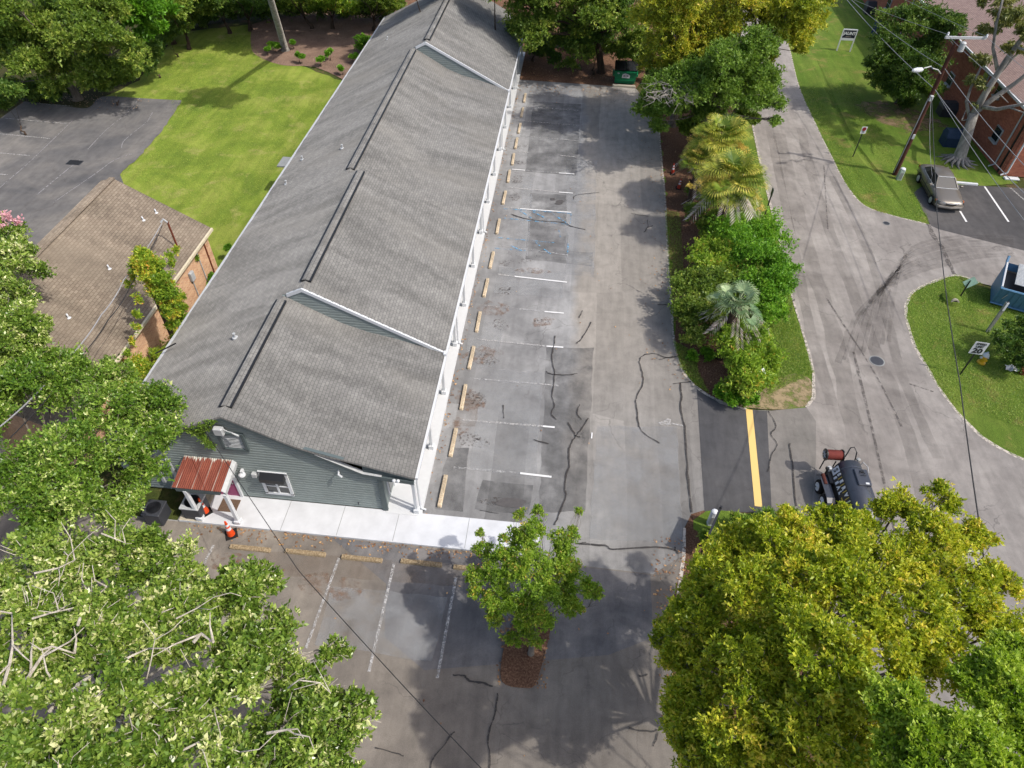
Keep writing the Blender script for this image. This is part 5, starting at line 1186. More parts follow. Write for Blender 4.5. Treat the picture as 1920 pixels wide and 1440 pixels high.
def foliage(name, clumps, n, mat_, parent, seed=0, leaf=.12, wid=.42, per=6, up=.35, spread=.8, tintc=.22, droop=0.0, loc=None, sprig=0.0, tint0=.5):
    rs = np.random.RandomState(seed); c = np.asarray(clumps, float)
    wgt = (c[:, 3] * c[:, 4]) ** 1.0; wgt = wgt / wgt.sum()
    k = rs.choice(len(c), n, p=wgt); T = 15
    tw = unit(rs.normal(size=(len(c), T, 3)) + np.array([0, 0, .22])); tl = rs.uniform(.6, 1.45, (len(c), T)); j = rs.randint(0, T, n)
    d = tw[k, j]; r = tl[k, j] * rs.uniform(.12, 1, n) ** .6
    pos = c[k, :3] + (d * r[:, None] + rs.normal(size=(n, 3)) * .2) * c[k, 3:6]
    d = unit(d + rs.normal(size=(n, 3)) * .35)
    ct = rs.uniform(-1, 1, len(c)); t = tint0 + tintc * ct[k] + rs.normal(size=n) * .19
    pos = np.repeat(pos, per, 0); dd = np.repeat(d, per, 0); t = np.repeat(t, per) + rs.normal(size=n * per) * .07
    if sprig: pos = pos + rs.normal(size=pos.shape) * sprig
    dr = unit(dd * .55 + rs.normal(size=pos.shape) * spread + np.array([0, 0, up - droop]))
    sd_ = unit(np.cross(dr, unit(rs.normal(size=pos.shape) * .8 + np.array([0, 0, 1.0]))))
    Ls = leaf * np.exp(rs.normal(size=len(pos)) * .33).clip(.45, 1.9); Ws = Ls * wid * rs.uniform(.8, 1.2, len(pos))
    pos[:, 2] = np.maximum(pos[:, 2], .03)
    return leaf_mesh(name, pos, dr, sd_, Ls, Ws, t.clip(0, 1), mat_, parent, loc)
def limbs(base, fork, clumps, lobes, r0, mt, parent, rs, lean=None, bare=0, name='trunk'):
    b = MB(); base = Vector(base); fork = Vector(fork); m1 = base.lerp(fork, .5) + Vector((rs.uniform(-.15, .15), rs.uniform(-.15, .15), 0))
    b.tube([base + Vector((0, 0, -.05)), base + Vector((0, 0, .25)), m1, fork], [r0 * 1.45, r0 * 1.05, r0 * .9, r0 * .75], 12)
    for i, l in enumerate(lobes):
        c = Vector(l[:3]); q = fork.lerp(c, .5) + Vector((rs.uniform(-.4, .4), rs.uniform(-.4, .4), rs.uniform(-.1, .4)))
        q2 = fork.lerp(c, .8) + Vector((rs.uniform(-.3, .3), rs.uniform(-.3, .3), rs.uniform(-.1, .3)))
        rr = r0 * .38 * min(1, max(.35, (l[3] / 2.2)))
        b.tube([fork, q, q2, c], [rr, rr * .75, rr * .55, rr * .35], 7)
        near = sorted(clumps, key=lambda k: (k[0] - c.x) ** 2 + (k[1] - c.y) ** 2 + (k[2] - c.z) ** 2)[:9]
        for k_ in near:
            kc = Vector(k_[:3]); e_ = c + (kc - c) * (1.1 + bare); mm = (q2.lerp(kc, .5)) + Vector((rs.uniform(-.2, .2), rs.uniform(-.2, .2), rs.uniform(-.1, .2)))
            b.tube([q2, mm, e_], [rr * .38, rr * .25, rr * .07], 5)
            for _ in range(3):
                tip = e_ + Vector((rs.uniform(-1, 1), rs.uniform(-1, 1), rs.uniform(-.2, 1))) * k_[3] * (.8 + bare)
                b.tube([mm.lerp(e_, .5), (mm.lerp(e_, .5)).lerp(tip, .6) + Vector((rs.uniform(-.08, .08), rs.uniform(-.08, .08), .05)), tip], [rr * .16, rr * .1, .006], 4)
    return b.build(name, mt, parent, smooth=True)
def depth(p): return float(RM[2] @ (np.array(p) - CAM))
def lobe(u, v_, z, rp, sq=.75):
    """crown lobe centred on the surveyed sight line at height z, rp = its photo radius"""
    x, y = at(u, v_, z); r = rp * depth((x, y, z)) / F
    return (x, y, z, r, r, r * sq)
def lobey(u, v_, y, rp, sq=.8, jit=0):
    """crown lobe on the surveyed sight line where it passes over the line y = const (the row the trunk stands in)"""
    d = RM.T @ np.array([(u - 960) / F, (v_ - 720) / F, 1.0]); t = (y - CAM[1]) / d[1]
    p = CAM + d * t; r = rp * depth(p) / F; z = p[2]
    if z < r * .55: z = r * .55; x_, y_ = at(u, v_, z); return (x_, y_, z, r, r, r * sq)
    return (p[0], p[1], z, r, r, r * sq)
def tree(name, label, base, fork_z, lobes, n, lm, seed, leaf=.12, r0=.2, bark='bark_g', cat='tree', group=None, per=6, pc=11, frac=.4, bare=0.0, fork=None, crown='crown', **kw):
    rs = np.random.RandomState(seed); t = empty(name, (*base, 0), label, cat, group)
    cl = clumps_of(lobes, rs, pc, frac)
    if fork is None:
        cx = np.mean([l[0] for l in lobes]); cy = np.mean([l[1] for l in lobes]); fork = (base[0] * .7 + cx * .3, base[1] * .7 + cy * .3, fork_z)
    limbs((*base, 0), fork, cl, lobes, r0, M[bark], t, rs, bare=bare)
    cr = foliage(crown, cl, n, LM[lm], t, seed + 1, leaf, per=per, **kw)
    return t, cl, cr

# big pale-flushed oak, lower left
ol = [lobe(u, v, z, r) for u, v, z, r in [(90, 1085, 7.2, 105), (230, 1050, 7.0, 80), (330, 1075, 7.0, 70), (30, 1210, 8.0, 120), (170, 1190, 8.4, 100), (320, 1180, 8.0, 95), (430, 1110, 6.8, 72), (500, 1090, 6.2, 34), (470, 1215, 7.0, 85), (570, 1285, 6.6, 72), (628, 1225, 5.8, 30), (640, 1345, 6.4, 66), (400, 1320, 8.2, 110), (240, 1330, 9.0, 100), (90, 1360, 9.2, 110), (530, 1400, 7.4, 95), (330, 1450, 8.8, 110), (600, 1450, 7.0, 80), (160, 1480, 9.5, 110), (0, 1460, 9, 120), (-90, 1300, 8, 120)]]
tree('oak_tree', 'big oak with pale new leaf tips and whitish limbs filling the lower left', (-8.4, -9.6), 3.4, ol, 46000, 'oak', 11, leaf=.1, r0=.42, bark='bark_l', per=6, bare=.3, frac=.31, pc=17, tintc=.22)
b = MB()
for pts, r_ in [([(120, 1490), (160, 1425), (185, 1378), (206, 1325)], .17), ([(20, 1520), (110, 1440), (160, 1425)], .16), ([(92, 1335), (118, 1305), (140, 1290), (170, 1268)], .075), ([(146, 1172), (158, 1135), (182, 1118), (200, 1100)], .05), ([(35, 1300), (58, 1262), (78, 1232), (98, 1212), (140, 1225)], .07),
                ([(5, 1290), (18, 1245), (24, 1210), (22, 1150)], .06), ([(60, 1160), (110, 1145), (165, 1112)], .04), ([(228, 1240), (250, 1228), (278, 1216)], .05), ([(275, 1272), (284, 1235), (290, 1200)], .03), ([(340, 1408), (372, 1392), (412, 1396), (450, 1410)], .04), ([(150, 1345), (148, 1310), (160, 1290), (190, 1285)], .03),
                ([(362, 1205), (378, 1188), (400, 1205)], .07), ([(330, 1160), (370, 1140), (400, 1120)], .03), ([(540, 1290), (560, 1275), (600, 1280), (620, 1300)], .03), ([(500, 1375), (540, 1368), (552, 1376)], .05), ([(190, 1485), (270, 1420), (300, 1405)], .06), ([(64, 1075), (110, 1065), (140, 1050)], .04), ([(190, 1000), (215, 1010), (235, 1018)], .035), ([(120, 1035), (128, 1042), (122, 1060)], .03), ([(240, 1330), (235, 1300), (255, 1310), (280, 1290)], .03)]:
    zz = [9.1 + .25 * math.sin(k * 1.7 + pts[0][0]) for k in range(len(pts))]
    b.tube([Vector((*at(u, v, z_), z_)) for (u, v), z_ in zip(pts, zz)], list(np.linspace(r_ * .62, r_ * .22, len(pts))), 8)
    for k in range(1, len(pts)):
        p = Vector((*at(*pts[k], zz[k]), zz[k])); e_ = p + Vector((random.uniform(-.8, .8), random.uniform(-.8, .8), random.uniform(-.1, .4)))
        b.tube([p, p.lerp(e_, .5) + Vector((random.uniform(-.15, .15), random.uniform(-.15, .15), 0)), e_], [r_ * .4, r_ * .25, .008], 5)
tk_ = [o_ for o_ in bpy.data.objects['oak_tree'].children if o_.name.startswith('trunk')][0]; b.build('bare_branch', M['bark_l'], tk_, smooth=True)
# medium green oak left of the gable
cl2 = [lobe(u, v, z, r) for u, v, z, r in [(60, 735, 6.2, 80), (150, 715, 6.0, 55), (190, 760, 6.2, 60), (265, 760, 5.6, 62), (225, 700, 5.4, 32), (300, 815, 5.2, 50), (110, 850, 6.6, 85), (215, 850, 6.0, 62), (270, 890, 5.0, 42), (20, 920, 6.6, 85), (130, 960, 6.2, 75), (225, 945, 5.4, 55), (-50, 800, 6.2, 90), (0, 650, 6.4, 46), (50, 690, 6, 60), (110, 690, 5.8, 46), (300, 770, 5.2, 40), (200, 700, 5.6, 40)]]
tree('oak_tree', 'medium green oak crowding the gable wall left of the rusty canopy', (-12.9, -3.2), 2.8, cl2, 30000, 'dense', 21, leaf=.092, r0=.26, bark='bark_g', bare=.12, frac=.4, pc=12)
# crape myrtle with pink blossom
cl3 = [lobe(u, v, z, r) for u, v, z, r in [(18, 470, 7.0, 42), (52, 470, 6.8, 24), (10, 540, 7.2, 48), (45, 600, 7.2, 42), (15, 640, 7.0, 40), (75, 610, 6.8, 24), (-40, 560, 7, 60), (22, 505, 6.6, 50), (30, 580, 6.4, 56), (30, 650, 6.4, 60), (75, 655, 6.2, 36), (10, 445, 6.8, 40)]]
t3, c3, _ = tree('crape_myrtle', 'tall crape myrtle with a few pink flowers beside the brick house', (-17.2, -.6), 3.2, cl3, 15000, 'oak', 31, leaf=.1, r0=.16, bark='bark_l', frac=.42, pc=10)
fl_ = [lobe(u, v, z, r, .8) for u, v, z, r in [(4, 402, 7.4, 9), (14, 410, 7.5, 11), (32, 416, 7.3, 9), (6, 425, 7.4, 9)]]
foliage('blossom', fl_, 260, LM['pinkf'], t3, 5, .06, per=4, wid=.8)
# maple, lower right
ml = [lobe(u, v, z + 2.2, r) for u, v, z, r in [(1340, 1085, 6.4, 72), (1290, 1180, 6.0, 62), (1275, 1240, 5.6, 40), (1300, 1330, 6.0, 66), (1290, 1400, 5.6, 50), (1420, 1020, 6.8, 66), (1500, 985, 6.8, 52), (1590, 975, 6.8, 52), (1680, 960, 6.8, 50), (1765, 935, 6.6, 34), (1740, 1010, 7.2, 66), (1830, 1010, 6.4, 42), (1870, 1090, 6.4, 46), (1790, 1110, 7.4, 80), (1440, 1140, 7.8, 95), (1570, 1090, 8.2, 95), (1680, 1140, 8.6, 100), (1400, 1260, 7.6, 90), (1530, 1230, 8.8, 100), (1640, 1270, 8.8, 95), (1750, 1240, 8.2, 90), (1400, 1390, 7.0, 95), (1530, 1380, 8.0, 100), (1860, 1190, 7.0, 72), (1250, 1185, 5.2, 26), (1238, 1205, 5.2, 18), (1630, 1380, 7.6, 80), (1480, 1470, 7.2, 90), (1340, 1180, 6.4, 80), (1340, 1270, 6.2, 70), (1480, 1060, 6.8, 80), (1600, 1030, 7.0, 70), (1700, 1060, 7.2, 80), (1340, 1440, 6, 70), (1380, 1040, 5.8, 50), (1310, 1180, 2.6, 62), (1300, 1330, 2.6, 66), (1330, 1095, 2.8, 56), (1340, 1400, 2.4, 70), (1400, 1200, 3.2, 90), (1420, 1330, 3.2, 90), (1300, 1250, 2.4, 55), (1450, 1080, 3, 70), (1600, 1120, 3.2, 90)]]
tree('maple_tree', 'broad yellow green maple covering the lower right of the street corner', (12.6, -8.2), 4.0, ml, 100000, 'maple', 41, leaf=.074, r0=.3, bark='bark_g', per=6, frac=.34, pc=15, bare=.16, tintc=.2)
gl = [lobe(u, v, z + 2.6, r) for u, v, z, r in [(1690, 1330, 9.2, 60), (1760, 1390, 9.4, 80), (1870, 1290, 8.8, 70), (1840, 1420, 9.4, 90), (1700, 1440, 9.0, 70), (1930, 1360, 9, 80), (1910, 1240, 8.4, 50)]]
tree('leafy_tree', 'fresh green tree overlapping the maple in the bottom right corner', (13.8, -10.8), 4, gl, 26000, 'lime', 51, leaf=.062, r0=.2, bark='bark_g', frac=.4)
# small tree on the island
il = [lobe(u, v, z, r) for u, v, z, r in [(1000, 1070, 4.3, 52), (940, 1060, 3.9, 42), (905, 1090, 3.6, 26), (935, 1120, 3.4, 40), (1055, 1050, 3.9, 42), (1080, 1100, 3.2, 34), (1020, 1130, 3.2, 45), (975, 1150, 2.9, 36), (1000, 1005, 4.6, 34), (960, 1010, 4.2, 24), (1050, 1010, 4.0, 22), (905, 1030, 3.6, 20), (1075, 1000, 4.2, 16), (1010, 960, 4.4, 14), (1085, 960, 4.2, 9), (1105, 1108, 3.0, 16), (990, 1185, 2.0, 18), (930, 1165, 2.6, 14), (975, 965, 4.0, 12), (985, 1180, 1.5, 22), (1010, 1165, 1.8, 24), (885, 1075, 3.4, 18), (960, 1195, 1.6, 18), (1000, 1200, 1.2, 16), (890, 1110, 3.2, 16), (1118, 1112, 3.0, 14), (925, 1150, 2.8, 22), (1070, 1140, 2.6, 24), (900, 1000, 3.8, 10)]]
tree('island_tree_crape', 'small airy green tree on the brown island in the front car park', (5.0, -5.25), 1.2, il, 21000, 'crape', 61, leaf=.066, r0=.1, bark='bark_g', per=5, frac=.36, pc=13, bare=.2)
bpy.data.objects['island_tree_crape'].name = 'small_tree'

# top centre trees
tree('shade_tree', 'dark green tree at the far roof corner above the mulch', (7.0, 45.8), 3.2, [lobey(q[0], q[1], 44.2 + 2.2 * math.sin(k_ * 1.9), q[3]) for k_, q in enumerate([(1000, 30, 6.5, 50), (1060, 60, 6.0, 46), (1120, 20, 7, 55), (1030, -20, 7.5, 60), (1150, 90, 4.8, 34), (1090, 105, 4.2, 28), (985, 70, 5.6, 30), (1065, 120, 2.2, 20), (1110, 60, 6, 50), (1000, 60, 5.6, 40), (1050, 0, 7.5, 60), (1150, 20, 7, 50), (1170, 50, 6, 34), (970, 8, 6, 26), (1180, -20, 7, 50), (1000, -60, 8, 60), (1080, -90, 8, 70), (1150, -70, 8, 60)])], 22000, 'deep', 71, leaf=.17, r0=.3, bark='bark_d', frac=.42)
tree('gold_tree', 'yellow green tree above the dumpster with bare grey twigs', (12.6, 36.5), 4.5, [lobey(q[0], q[1], dz_ + 1.2 * math.sin(k_ * 2.3), q[3]) for dz_ in (34.5, 37.5) for k_, q in enumerate([(1262, 120, 7, 32), (1300, 130, 7.5, 40), (1260, 50, 9.0, 60), (1320, 50, 9.4, 60), (1230, 30, 8.5, 50), (1290, 10, 9, 55), (1350, 40, 8.8, 48), (1250, 90, 7.2, 42), (1310, 90, 8, 40), (1215, 120, 5.6, 24), (1240, -20, 9, 55), (1390, 0, 9, 50)])], 34000, 'gold', 81, leaf=.135, r0=.3, bark='bark_g', frac=.42, bare=.14)
tree('shade_tree', 'broad green tree leaning over the car park edge above the palms', (14.2, 32.3), 3.2, [lobey(q[0], q[1] - 6, dz_ + 1.2 * math.sin(k_ * 2.3), q[3]) for dz_ in (29.8, 32.4) for k_, q in enumerate([(1340, 165, 7, 52), (1400, 150, 7, 46), (1290, 180, 6, 44), (1250, 165, 6.5, 40), (1310, 150, 7.4, 48), (1370, 120, 7.8, 52), (1420, 160, 7, 40), (1440, 200, 5.6, 32), (1380, 195, 6.4, 40), (1320, 215, 5.8, 38), (1260, 210, 5.4, 34), (1215, 215, 5.0, 26), (1225, 180, 5.6, 24), (1235, 245, 4.4, 18), (1420, 95, 8, 40), (1285, 190, 6, 34), (1455, 235, 4.4, 12)])], 44000, 'fresh', 91, leaf=.125, r0=.3, bark='bark_g', frac=.42, bare=.1, tint0=.35)
tree('street_tree', 'light yellow green tree overhanging the far street verge', (17.2, 37.5), 5, [lobey(q[0], q[1], 36.5 + 2 * math.sin(k_ * 2.3), q[3]) for k_, q in enumerate([(1460, 40, 8.4, 60), (1430, 20, 8.5, 50), (1490, 10, 8.4, 46), (1520, 40, 7.4, 34), (1490, 70, 7, 34), (1450, 60, 8, 36), (1520, -10, 8, 44), (1440, 105, 6.4, 20), (1400, -30, 9, 50), (1500, 95, 6, 14)])], 22000, 'gold', 101, leaf=.14, r0=.28, bark='bark_g', frac=.42, tint0=.35)
# bare twigs patch
rs = np.random.RandomState(5); b = MB(); bx = Vector(lobey(1262, 170, 28.2, 20)[:3])
for i in range(46):
    a = bx + Vector((rs.uniform(-1.2, 1.0), rs.uniform(-1.2, 1.0), rs.uniform(-.5, .2))); e_ = a + Vector((rs.uniform(-.9, .7), rs.uniform(-1.3, .3), rs.uniform(-.4, .4)))
    m1 = a.lerp(e_, .5) + Vector((rs.uniform(-.3, .3), rs.uniform(-.3, .3), rs.uniform(0, .3))); b.tube([a, m1, e_], [.03, .02, .008], 4)
    for _ in range(2): b.tube([m1, m1.lerp(e_, .5) + Vector((rs.uniform(-.5, .5), rs.uniform(-.5, .5), rs.uniform(0, .3)))], [.014, .006], 4)
b.build('dead_twigs', M['bark_s'], bpy.data.objects['shade_tree.001'])
# dark street tree by the apartments
tree('bushy_tree', 'dark bushy evergreen tree between the street verge and the red brick wall', (31.3, 43.0), 2, [lobey(q[0], q[1], 41.8 + 1.5 * math.sin(k_ * 2.3), q[3]) for k_, q in enumerate([(1705, 50, 5.4, 52), (1760, 50, 5.2, 46), (1680, 110, 4.6, 50), (1735, 110, 5.0, 52), (1660, 150, 3.4, 36), (1705, 165, 3.4, 42), (1690, 190, 2.2, 24), (1740, 165, 3.4, 34), (1790, 45, 4.8, 24), (1640, 120, 3.6, 22), (1665, 80, 4.6, 36)])], 24000, 'dark', 111, leaf=.13, r0=.22, bark='bark_d', frac=.42, tint0=.55)
# upper left evergreen
tree('magnolia_tree', 'broad olive green tree with one grey trunk at the left car park edge', (-33.7, 34.4), 2.6, [lobey(q[0], q[1], 32.6 + 1.6 * math.sin(k_ * 2.1), q[3]) for k_, q in enumerate([(20, 168, 1.8, 28), (60, 172, 1.8, 28), (100, 168, 2, 28), (170, 150, 2.4, 26), (80, 90, 7, 70), (150, 70, 7.6, 66), (40, 60, 7, 60), (110, 40, 7.6, 60), (180, 60, 7, 50), (230, 90, 5.6, 44), (120, 110, 6, 50), (50, 120, 5, 46), (180, 120, 4.8, 40), (235, 130, 3.6, 30), (140, 150, 3.4, 22), (0, 90, 6, 50), (85, 165, 2.4, 22), (30, 10, 8, 50), (170, 5, 8, 50), (200, 30, 7, 44)])], 30000, 'deep', 121, leaf=.17, r0=.3, bark='bark_g', frac=.42, tint0=.5)
tree('shade_tree', 'bright green tree at the upper edge of the left lawn', (-31.5, 46.5), 2, [lobe(*q) for q in [(260, 30, 5.6, 36), (285, 60, 4.2, 28), (240, 5, 6.5, 40), (300, 20, 5, 30)]], 6000, 'bush', 131, leaf=.2, r0=.2, bark='bark_d', frac=.42, tint0=.3)
wall_ = {320: 62, 360: 44, 400: 34, 440: 30, 480: 30, 520: 24, 560: 26, 600: 26, 640: 27, 680: 30, 720: 28}
def col_(*us): return [q for u in us for q in ((u, wall_[u] - 12, 1.2, 25), (u + 12, wall_[u] - 26, 2.6, 32), (u - 8, wall_[u] - 45, 4.5, 40))]
bgt = [(col_(320, 360), 'deep', 'dark evergreen at the back corner of the left lawn'), (col_(400), 'dark', 'very dark tree behind the far edge of the lawn'),
       (col_(440, 480), 'dark', 'dark low tree left of the leaning trunk'), (col_(560, 520), 'deep', 'green tree just right of the leaning trunk'),
       (col_(600, 640), 'crape', 'yellowish green tree behind the middle of the pine straw bed'), (col_(680, 720), 'deep', 'bushy green tree at the far end of the pine straw bed beside the roof')]
for i, (q, lm, lab) in enumerate(bgt):
    lb = [lobe(*k) for k in q]; tree('background_tree', lab, (lb[1][0], lb[1][1] + .5), 1.0, lb, 11000, lm, 140 + i, leaf=.18, r0=.16, bark='bark_d', group='trees behind the lawn', frac=.42)
bg2 = [([(1000, 70, 2.0, 26), (975, 55, 3.5, 24), (1020, 95, 1.2, 18), (1040, 110, .8, 12)], 'dark', 'low dark shrub by the far corner of the porch'),
       ([(1170, 95, 2.2, 26), (1200, 80, 3.5, 30), (1210, 110, 1.6, 22)], 'deep', 'dark undergrowth tree right behind the green dumpster'),
       ([(1120, 70, 3, 30), (1070, 80, 2.6, 30), (1140, 40, 4.5, 36), (1150, 0, 6, 40)], 'dark', 'dark tree in the shade beyond the mulch, left of the dumpster'),
       ([(1320, 260, 1.6, 24), (1290, 240, 2.2, 24), (1400, 225, 2.2, 24)], 'deep', 'dense green understorey behind the farther palm')]
for i, (q, lm, lab) in enumerate(bg2):
    lb = [lobe(*k) for k in q]; tree('shade_shrub', lab, (lb[0][0], lb[0][1]), .6, lb, 5000, lm, 155 + i, leaf=.18, r0=.08, bark='bark_d', frac=.42, cat='shrub')
for i, (q, lab) in enumerate([([(770, -40, 7, 40), (840, -50, 7, 50)], 'tree beyond the far end of the grey roof'), ([(930, -30, 7, 50)], 'tree behind the far roof corner')]):
    lb = [lobe(*k) for k in q]; tree('background_tree', lab, (lb[0][0], lb[0][1] + .5), 1.2, lb, 4500, 'deep', 150 + i, leaf=.22, r0=.2, bark='bark_d', frac=.45)
crn = [lobe(*k) for k in [(8, 175, 3.0, 30), (0, 200, 1.4, 20), (30, 185, 1.6, 16)]]
tree('bush', 'dark bush at the upper left edge of the left car park', (crn[0][0], crn[0][1]), .5, crn, 2600, 'dark', 160, leaf=.18, r0=.06, bark='bark_d', cat='bush')
for i, (q, lab) in enumerate([([(205, 158, 1.6, 24), (236, 148, 1.6, 24)], 'low shrub under the olive green tree'), ([(284, 98, 2, 28), (262, 122, 1.6, 26)], 'shrub along the upper left lawn edge'), ([(318, 56, 2.2, 30), (302, 78, 1.6, 26)], 'shrub higher up along the left lawn edge')]):
    lb = [lobe(*k) for k in q]; tree('bush', lab, (lb[0][0], lb[0][1]), .3, lb, 5000, 'dark' if i else 'deep', 165 + i, leaf=.15, r0=.05, bark='bark_d', cat='bush', group='shrubs at the lawn edge')
# leaning pine trunk whose crown is above the picture
def bare_trunk(u, v_, utop, vtop, h, r, label, seed, crown_=True):
    x, y = at(u, v_); t = empty('pine_tree', (x, y, 0), label, 'tree'); xt, yt = at(utop, vtop, h)
    b = MB(); b.tube([(x, y, -.05), (x, y, .3), (x * .6 + xt * .4, y * .6 + yt * .4, h * .4 + .1), (xt, yt, h), (xt + (xt - x) * .4, yt + (yt - y) * .4, h * 1.45)], [r * 1.4, r, r * .9, r * .75, r * .5], 12)
    top_ = Vector((xt + (xt - x) * .4, yt + (yt - y) * .4, h * 1.45))
    b.build('trunk', M['bark_s'], t, smooth=True)
    cl = [(top_.x + dx, top_.y + dy, top_.z + dz, 1.3, 1.3, .9) for dx, dy, dz in [(0, 0, 0), (1.6, .3, -.4), (-1.5, .6, -.2), (.3, 1.5, -.5), (0, .6, .8)]]
    foliage('crown', clumps_of(cl, np.random.RandomState(seed), 8), 3500, LM['dark'], t, seed, .2, per=5)
bare_trunk(535, 94, 505, -10, 7.5, .3, 'tall leaning grey trunk rising from the pine straw bed', 170)
bare_trunk(527, 22, 522, -30, 5, .22, 'second grey trunk farther back behind the leaning one', 171)
# small plants in the bed
pl = [(515, 85, 12, 7), (560, 105, 10, 6), (548, 80, 7, 4), (618, 100, 10, 5), (678, 78, 22, 12), (640, 128, 6, 4), (600, 112, 8, 4), (665, 105, 8, 5), (500, 92, 6, 4)]
for i, (u, v_, r_, _) in enumerate(pl):
    lb = [lobe(u, v_, .4 + r_ * .02, r_, .7)]; tree('bush', f"{['low leafy weed', 'small rounded weed', 'tiny sprout', 'spindly yellowish weed', 'wide green bush', 'small tuft', 'little seedling', 'thin weed', 'weed'][i]} in the pine straw bed {['at the foot of the leaning trunk', 'right of the leaning trunk', 'just right of the trunk base', 'mid bed', 'against the west eave', 'by the lawn edge and eave', 'near the lawn edge', 'below the wide bush', 'left of the leaning trunk'][i]}", (lb[0][0], lb[0][1]), .05, lb, 260 + int(r_ * 60), 'bush', 180 + i, leaf=.11, r0=.02, bark='bark_d', cat='weed' if r_ < 20 else 'bush', group='plants in the pine straw bed', pc=5)

ug = [lobe(u, wall_[min(wall_, key=lambda k: abs(k - u))] - 8 + rs.uniform(-3, 3), .7, 19, 1.0) for u in range(292, 760, 13)] + [lobe(u, 172 + rs.uniform(-3, 4), .8, 17, 1.0) for u in range(-10, 130, 13)] + [lobe(u, v, .8, 17, 1) for u, v in ((186, 160), (200, 150), (220, 140), (242, 128), (262, 112), (278, 98), (292, 84), (305, 70))]
o = foliage('undergrowth', clumps_of(ug, np.random.RandomState(2), 5, .5), 16000, LM['dark'], None, 77, .17, per=5, tint0=.55); o['kind'] = 'stuff'
ug = [lobe(u, v, .7, 17, 1.0) for u, v in ((1000, 95), (1015, 85), (1035, 78), (1055, 72), (1080, 80), (1100, 88), (1120, 90), (1140, 84), (1205, 120), (1220, 140), (1208, 90), (1225, 100))]
o = foliage('undergrowth', clumps_of(ug, np.random.RandomState(3), 5, .5), 5000, LM['dark'], None, 78, .16, per=5, tint0=.45); o['kind'] = 'stuff'

# sycamore with bare limbs
x, y = at(1795, 303); t = empty('sycamore_tree', (x, y, 0), 'large bare limbed sycamore with flared roots beside the red brick apartments', 'tree')
b = MB(); F1 = Vector((*at(1826, 212, 3.2), 3.2))
b.tube([(x, y, -.05), (x, y, .3), Vector((x, y, 0)).lerp(F1, .5) + Vector((.05, 0, 0)), F1], [.62, .42, .34, .3], 16)
rs = np.random.RandomState(3)
for q in range(13):
    a = q / 13 * 6.283; b.tube([(x + .3 * math.cos(a), y + .3 * math.sin(a), .35), (x + .8 * math.cos(a), y + .8 * math.sin(a), .08), (x + (1.1 + rs.uniform(0, .5)) * math.cos(a + .2), y + 1.2 * math.sin(a + .2), -.03)], [.14, .09, .03], 6)
def limb(pts, r): b.tube([Vector((*at(u, v_, z_), z_)) for (u, v_, z_) in pts], list(np.linspace(r * 1.25, r * .6, len(pts))), 9)
limb([(1826, 212, 3.2), (1850, 170, 4.7), (1885, 115, 6.6), (1925, 60, 8.6), (1960, 10, 10.5)], .2)
limb([(1826, 212, 3.2), (1862, 185, 4.2), (1905, 155, 5.4), (1960, 110, 7.2)], .17)
limb([(1840, 200, 3.6), (1870, 205, 4.3), (1905, 198, 5.0), (1960, 185, 5.8)], .12)
limb([(1818, 222, 2.8), (1812, 190, 3.8), (1820, 165, 4.6), (1840, 125, 6.0)], .1)
limb([(1870, 130, 6.0), (1862, 90, 7.3), (1868, 45, 8.6), (1880, 0, 10)], .1)
limb([(1888, 200, 4.7), (1930, 215, 5)], .05); limb([(1875, 178, 4.6), (1890, 192, 4.8)], .04)
limb([(1812, 225, 2.6), (1803, 226, 2.7), (1812, 205, 3.2)], .05)
limb([(1905, 88, 7.6), (1925, 95, 8), (1960, 90, 8.6)], .07); limb([(1862, 150, 5.3), (1900, 108, 6.6), (1960, 60, 8.4)], .1)
b.build('trunk', M['bark_s'], t, smooth=True)
foliage('crown', clumps_of([lobe(*q) for q in [(1870, 30, 8.6, 34), (1850, 60, 8, 24), (1900, 40, 9, 34), (1835, 110, 6, 22), (1822, 150, 5, 20), (1845, 160, 5, 14), (1900, 90, 7.4, 20), (1870, 0, 9.6, 36), (1825, 195, 3.8, 8), (1930, 70, 8.4, 30)]], rs, 7, .34), 3600, LM['willow'], t, 9, .2, wid=.28, per=5, droop=.9, up=0, spread=.45)

